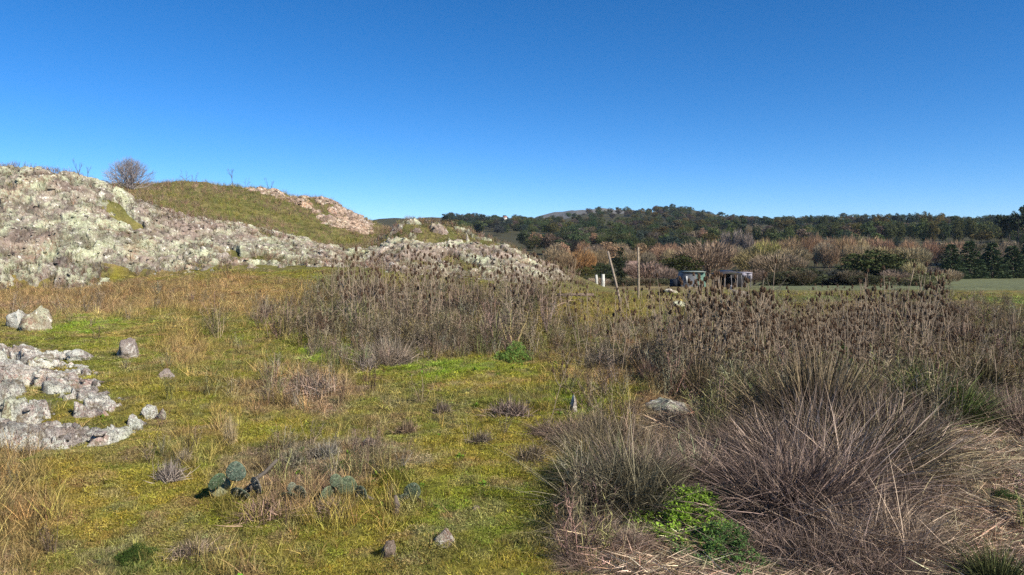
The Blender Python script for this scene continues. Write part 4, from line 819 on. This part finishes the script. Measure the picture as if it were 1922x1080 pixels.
tree('poplar', 1362, 426, 212, 20, (0.24, 0.195, 0.165), 'grey pink bare poplar left of the taller one', name='bare_poplar')
tree('poplar', 1404, 430, 208, 20, (0.23, 0.185, 0.155), 'grey pink bare poplar right of the taller one', name='bare_poplar')
tree('bare', 1440, 444, 190, 60, (0.25, 0.23, 0.075), 'yellow green tree at the left end of the reddish wood')
tree('bare', 1420, 462, 128, 92, (0.240, 0.192, 0.088), 'olive tan tree behind the dark lean-to')
tree('bare', 1460, 470, 120, 110, (0.224, 0.168, 0.112), 'brown leafless tree right of the dark lean-to')
tree('bush', 1505, 496, 90, 84, (.06, .068, .03), 'dull green bush in front of the brown wood')
tree('bush', 1470, 506, 88, 60, (.07, .07, .035), 'grey green bush left of the dull green one')
tree('bush', 1566, 502, 92, 78, (.028, .032, .030), 'dark bluish rounded bush at the back of the field')
tree('bush', 1604, 510, 94, 54, (.035, .04, .035), 'dark bush right of the bluish one')
tree('bush', 1635, 458, 118, 104, (.055, .07, .022), 'large olive green tree in the middle of the right half')
tree('bush', 1676, 466, 116, 78, (.07, .08, .028), 'lighter olive tree right of the large olive one')
tree('bare', 1715, 486, 94, 46, (.36, .30, .15), 'pale cream yellow shrub left of the dark conifers')
tree('bare', 1686, 502, 95, 66, (0.192, 0.144, 0.112), 'brown bush left of the pale yellow shrub')
tree('bare', 1744, 498, 98, 66, (0.176, 0.136, 0.112), 'dark brown bush right of the pale yellow shrub')
for i, (px, top, wd) in enumerate(((1785, 455, 56), (1820, 449, 60), (1862, 452, 56), (1900, 458, 60), (1935, 446, 60))):
    tree('conifer', px, top, 130+i*2, wd*1.1, (.055, .078, .034), ['leftmost dark conifer of the row at the far edge of the field', 'second dark conifer from the left at the far edge of the field', 'middle dark conifer of the row at the far edge of the field', 'second dark conifer from the right edge beyond the field', 'dark conifer cut by the right edge beyond the field'][i], 'dark conifers beyond the field')
tree('pine', 1912, 382, 240, 70, (.032, .045, .020), 'tall dark pine rising above the skyline at the right edge')
tree('pine', 1895, 392, 244, 34, (.032, .045, .020), 'smaller pine just left of the tall one at the right edge')
for i, px in enumerate(np.r_[np.linspace(1040, 1260, 9), np.linspace(1415, 1780, 13)]): tree('bush' if i % 3 else 'bare', px, (521 if px < 1300 else 508)+random.uniform(-6, 6), 82+random.uniform(-8, 8) if px < 1300 else random.uniform(84, 98), 54, jc((.085, .085, .04) if i % 3 else (.2, .15, .1), .3), 'low scrubby bush at the foot of the valley trees', 'bushes at the foot of the valley trees', 'bush', 'scrub_bush')
# bare brown wood in the valley
def row(n, px0, px1, topf, Y0, Y1, kinds, wpx, cols, label, group, jt=4):
    pxs = np.linspace(px0, px1, n)+rng.normal(0, (px1-px0)/n*.3, n)
    for px in pxs:
        Y = random.uniform(Y0, Y1); tree(random.choice(kinds), px, topf(px)+random.gauss(0, jt), Y, wpx*random.choice((.7, .9, 1.1, 1.6)), jc(random.choice(cols), .12), label, group)
RED = (.31, .195, .115); TAN = (.29, .22, .125); PUR = (.25, .20, .13); OCH = (.25, .205, .10)
row(26, 1040, 1960, lambda p: np.interp(p, [1040, 1250, 1350, 1450, 1560, 1700, 1800, 1960], [462, 465, 458, 456, 450, 458, 462, 462]), 175, 200, ['bare'], 46, [TAN, PUR, TAN, OCH], 'tan leafless tree in the near part of the valley wood', 'tan bare trees in the valley wood')
row(24, 1400, 1800, lambda p: np.interp(p, [1400, 1500, 1600, 1700, 1800], [448, 438, 439, 446, 450]), 215, 250, ['bare'], 34, [RED, RED, TAN, RED], 'reddish leafless tree in the valley wood on the right', 'reddish bare trees in the valley wood', 3)
row(18, 1050, 1420, lambda p: np.interp(p, [1050, 1200, 1420], [455, 452, 446]), 230, 270, ['bare', 'bare', 'round'], 34, [PUR, TAN, (.06, .06, .03), RED], 'mixed brown tree in the valley left of the poplars', 'brown trees in the valley left of the poplars')
row(14, 1780, 1960, lambda p: 448, 215, 250, ['bare', 'bare', 'round'], 30, [TAN, PUR, (.09, .08, .035)], 'mixed brown tree behind the dark conifers', 'brown trees behind the dark conifers')
DG = (.055, .073, .030); DG2 = (.08, .092, .034); AUT = (.105, .085, .028); BLU = (.045, .060, .046); OL = (.085, .092, .032)
row(34, 1410, 1960, lambda p: np.interp(p, [1410, 1500, 1650, 1760, 1960], [424, 420, 412, 410, 416]), 300, 350, ['round'], 26, [DG2, OL, AUT, DG, DG2], 'dark green or rusty tree in the front of the far wood on the right', 'front trees of the far wood on the right', 4)
row(34, 1380, 1960, lambda p: np.interp(p, [1380, 1450, 1540, 1680, 1740, 1800, 1960], [408, 408, 405, 399, 397, 402, 402]), 430, 500, ['round', 'pine', 'round'], 19, [DG, DG, AUT, BLU], 'dark tree on the skyline of the far wood on the right', 'skyline trees of the far wood on the right', 3)
row(30, 1000, 1420, lambda p: np.interp(p, [1000, 1200, 1420], [440, 432, 425]), 300, 370, ['round', 'round', 'bare'], 24, [DG, BLU, DG2, RED, PUR], 'dark tree on the lower slope of the distant hillside', 'trees on the lower distant hillside', 6)
for i, (px, top, wd) in enumerate(((838, 400, 22), (856, 399, 26), (880, 404, 22), (902, 401, 22), (920, 404, 22), (940, 406, 20), (952, 406, 16))):
    tree('round' if i % 3 else 'pine', px, top, 560+random.uniform(-20, 20), wd*1.25, jc(BLU, .15), 'dark blue green tree in the clump on the skyline left of the distant hill', 'skyline clump left of the distant hill')
# the far woods beyond: one mass
c_wd = coll('far_tree'); m_crI = plant_mat('far_crown', 'inst', .45, 1.55, trans=.1)
for i in range(4):
    me = PR['round'][0][i].copy(); me.materials[0] = m_crI; proto(c_wd, i, me)
me = PR['pine'][0][0].copy(); me.materials[0] = m_crI; proto(c_wd, 4, me); me = PR['bare'][0][0].copy(); me.materials[0] = m_crI; proto(c_wd, 5, me)
x, Y = sample(5600, 265, 1250, .9, -300, 2200); px = CX+F*x/Y
k = (fbm(x*.012, Y*.012, 0, 3, 801) > .40) & ~((Y < 300) & (px < 1000)) & ~((px < 835) & (Y > 320)) & ((Y < 1000) | (px > 1150)); x, Y = x[k], Y[k]
cc = np.array([DG, BLU, DG2, DG, OL, AUT, (.10, .075, .055)])[rng.integers(0, 7, len(x))]
sc = rng.uniform(5.5, 10, len(x)); scatter('far_wood', x, Y, sc*1.15, jitter(cc, .2), c_wd, 'distant mixed evergreen wood covering the hills beyond the valley', -.3, .03, sc)
# white house on the far hillside and a red roofed one in the valley
def house(px, Y, wpx, hpx, wall, roof, label, py=None):
    p = at(px, Y); k = Y/F
    if py: p[2] = zof(py, Y)
    W, Hh = wpx*k, hpx*k; root = tag(link('house', None, None, p), label, 'house'); g = G(); box(g, (0, 0, Hh*.3), (W, W*.7, Hh*.7+.6)); link('wall', g.out('wall', [wall]), root)
    g = G(); a, b = W*.56, W*.42; z0, z1 = Hh*.64, Hh; V = np.array([(-a, -b, z0), (a, -b, z0), (a, b, z0), (-a, b, z0), (-a, 0, z1), (a, 0, z1)]); g.add(V, [np.array([(0, 1, 5, 4), (2, 3, 4, 5), (0, 3, 2, 1)]), np.array([(0, 4, 3), (1, 2, 5)])]); link('roof', g.out('roof', [roof]), root)
    for s in (-.25, .25): g = G(); box(g, (s*W, -W*.35-.02, Hh*.3), (W*.14, .05, Hh*.22)); link('window', g.out('window', [flat('window_dark', (.03, .03, .035), .3)]), root)
m_wh = flat('white_wall', (.62, .60, .54)); m_rr = flat('red_roof', (.30, .12, .08), .8, 2)
house(948, 540, 7, 8, m_wh, m_rr, 'tiny white house under the skyline tree clump', 414)
house(1182, 135, 26, 22, flat('tan_wall', (.20, .15, .115)), flat('dull_red_roof', (.20, .135, .11), .8, 2), 'low house with a red roof half hidden behind the upright pole', 512)
# ------------------------------------------------------------------ clear air that pales the far hills
g = G(); box(g, (0, 1850, 60), (7600, 3800, 150)); hm = bpy.data.materials.new('haze'); hm.use_nodes = True; hn = hm.node_tree; hn.nodes.remove(hn.nodes['Principled BSDF'])
pv = hn.nodes.new('ShaderNodeVolumePrincipled'); pv.inputs['Color'].default_value = (.62, .78, 1, 1); pv.inputs['Density'].default_value = .00006; hn.links.new(pv.outputs[0], hn.nodes['Material Output'].inputs['Volume'])
tag(link('haze', g.out('haze', [hm])), 'thin blue air in front of the far hills', kind='stuff')
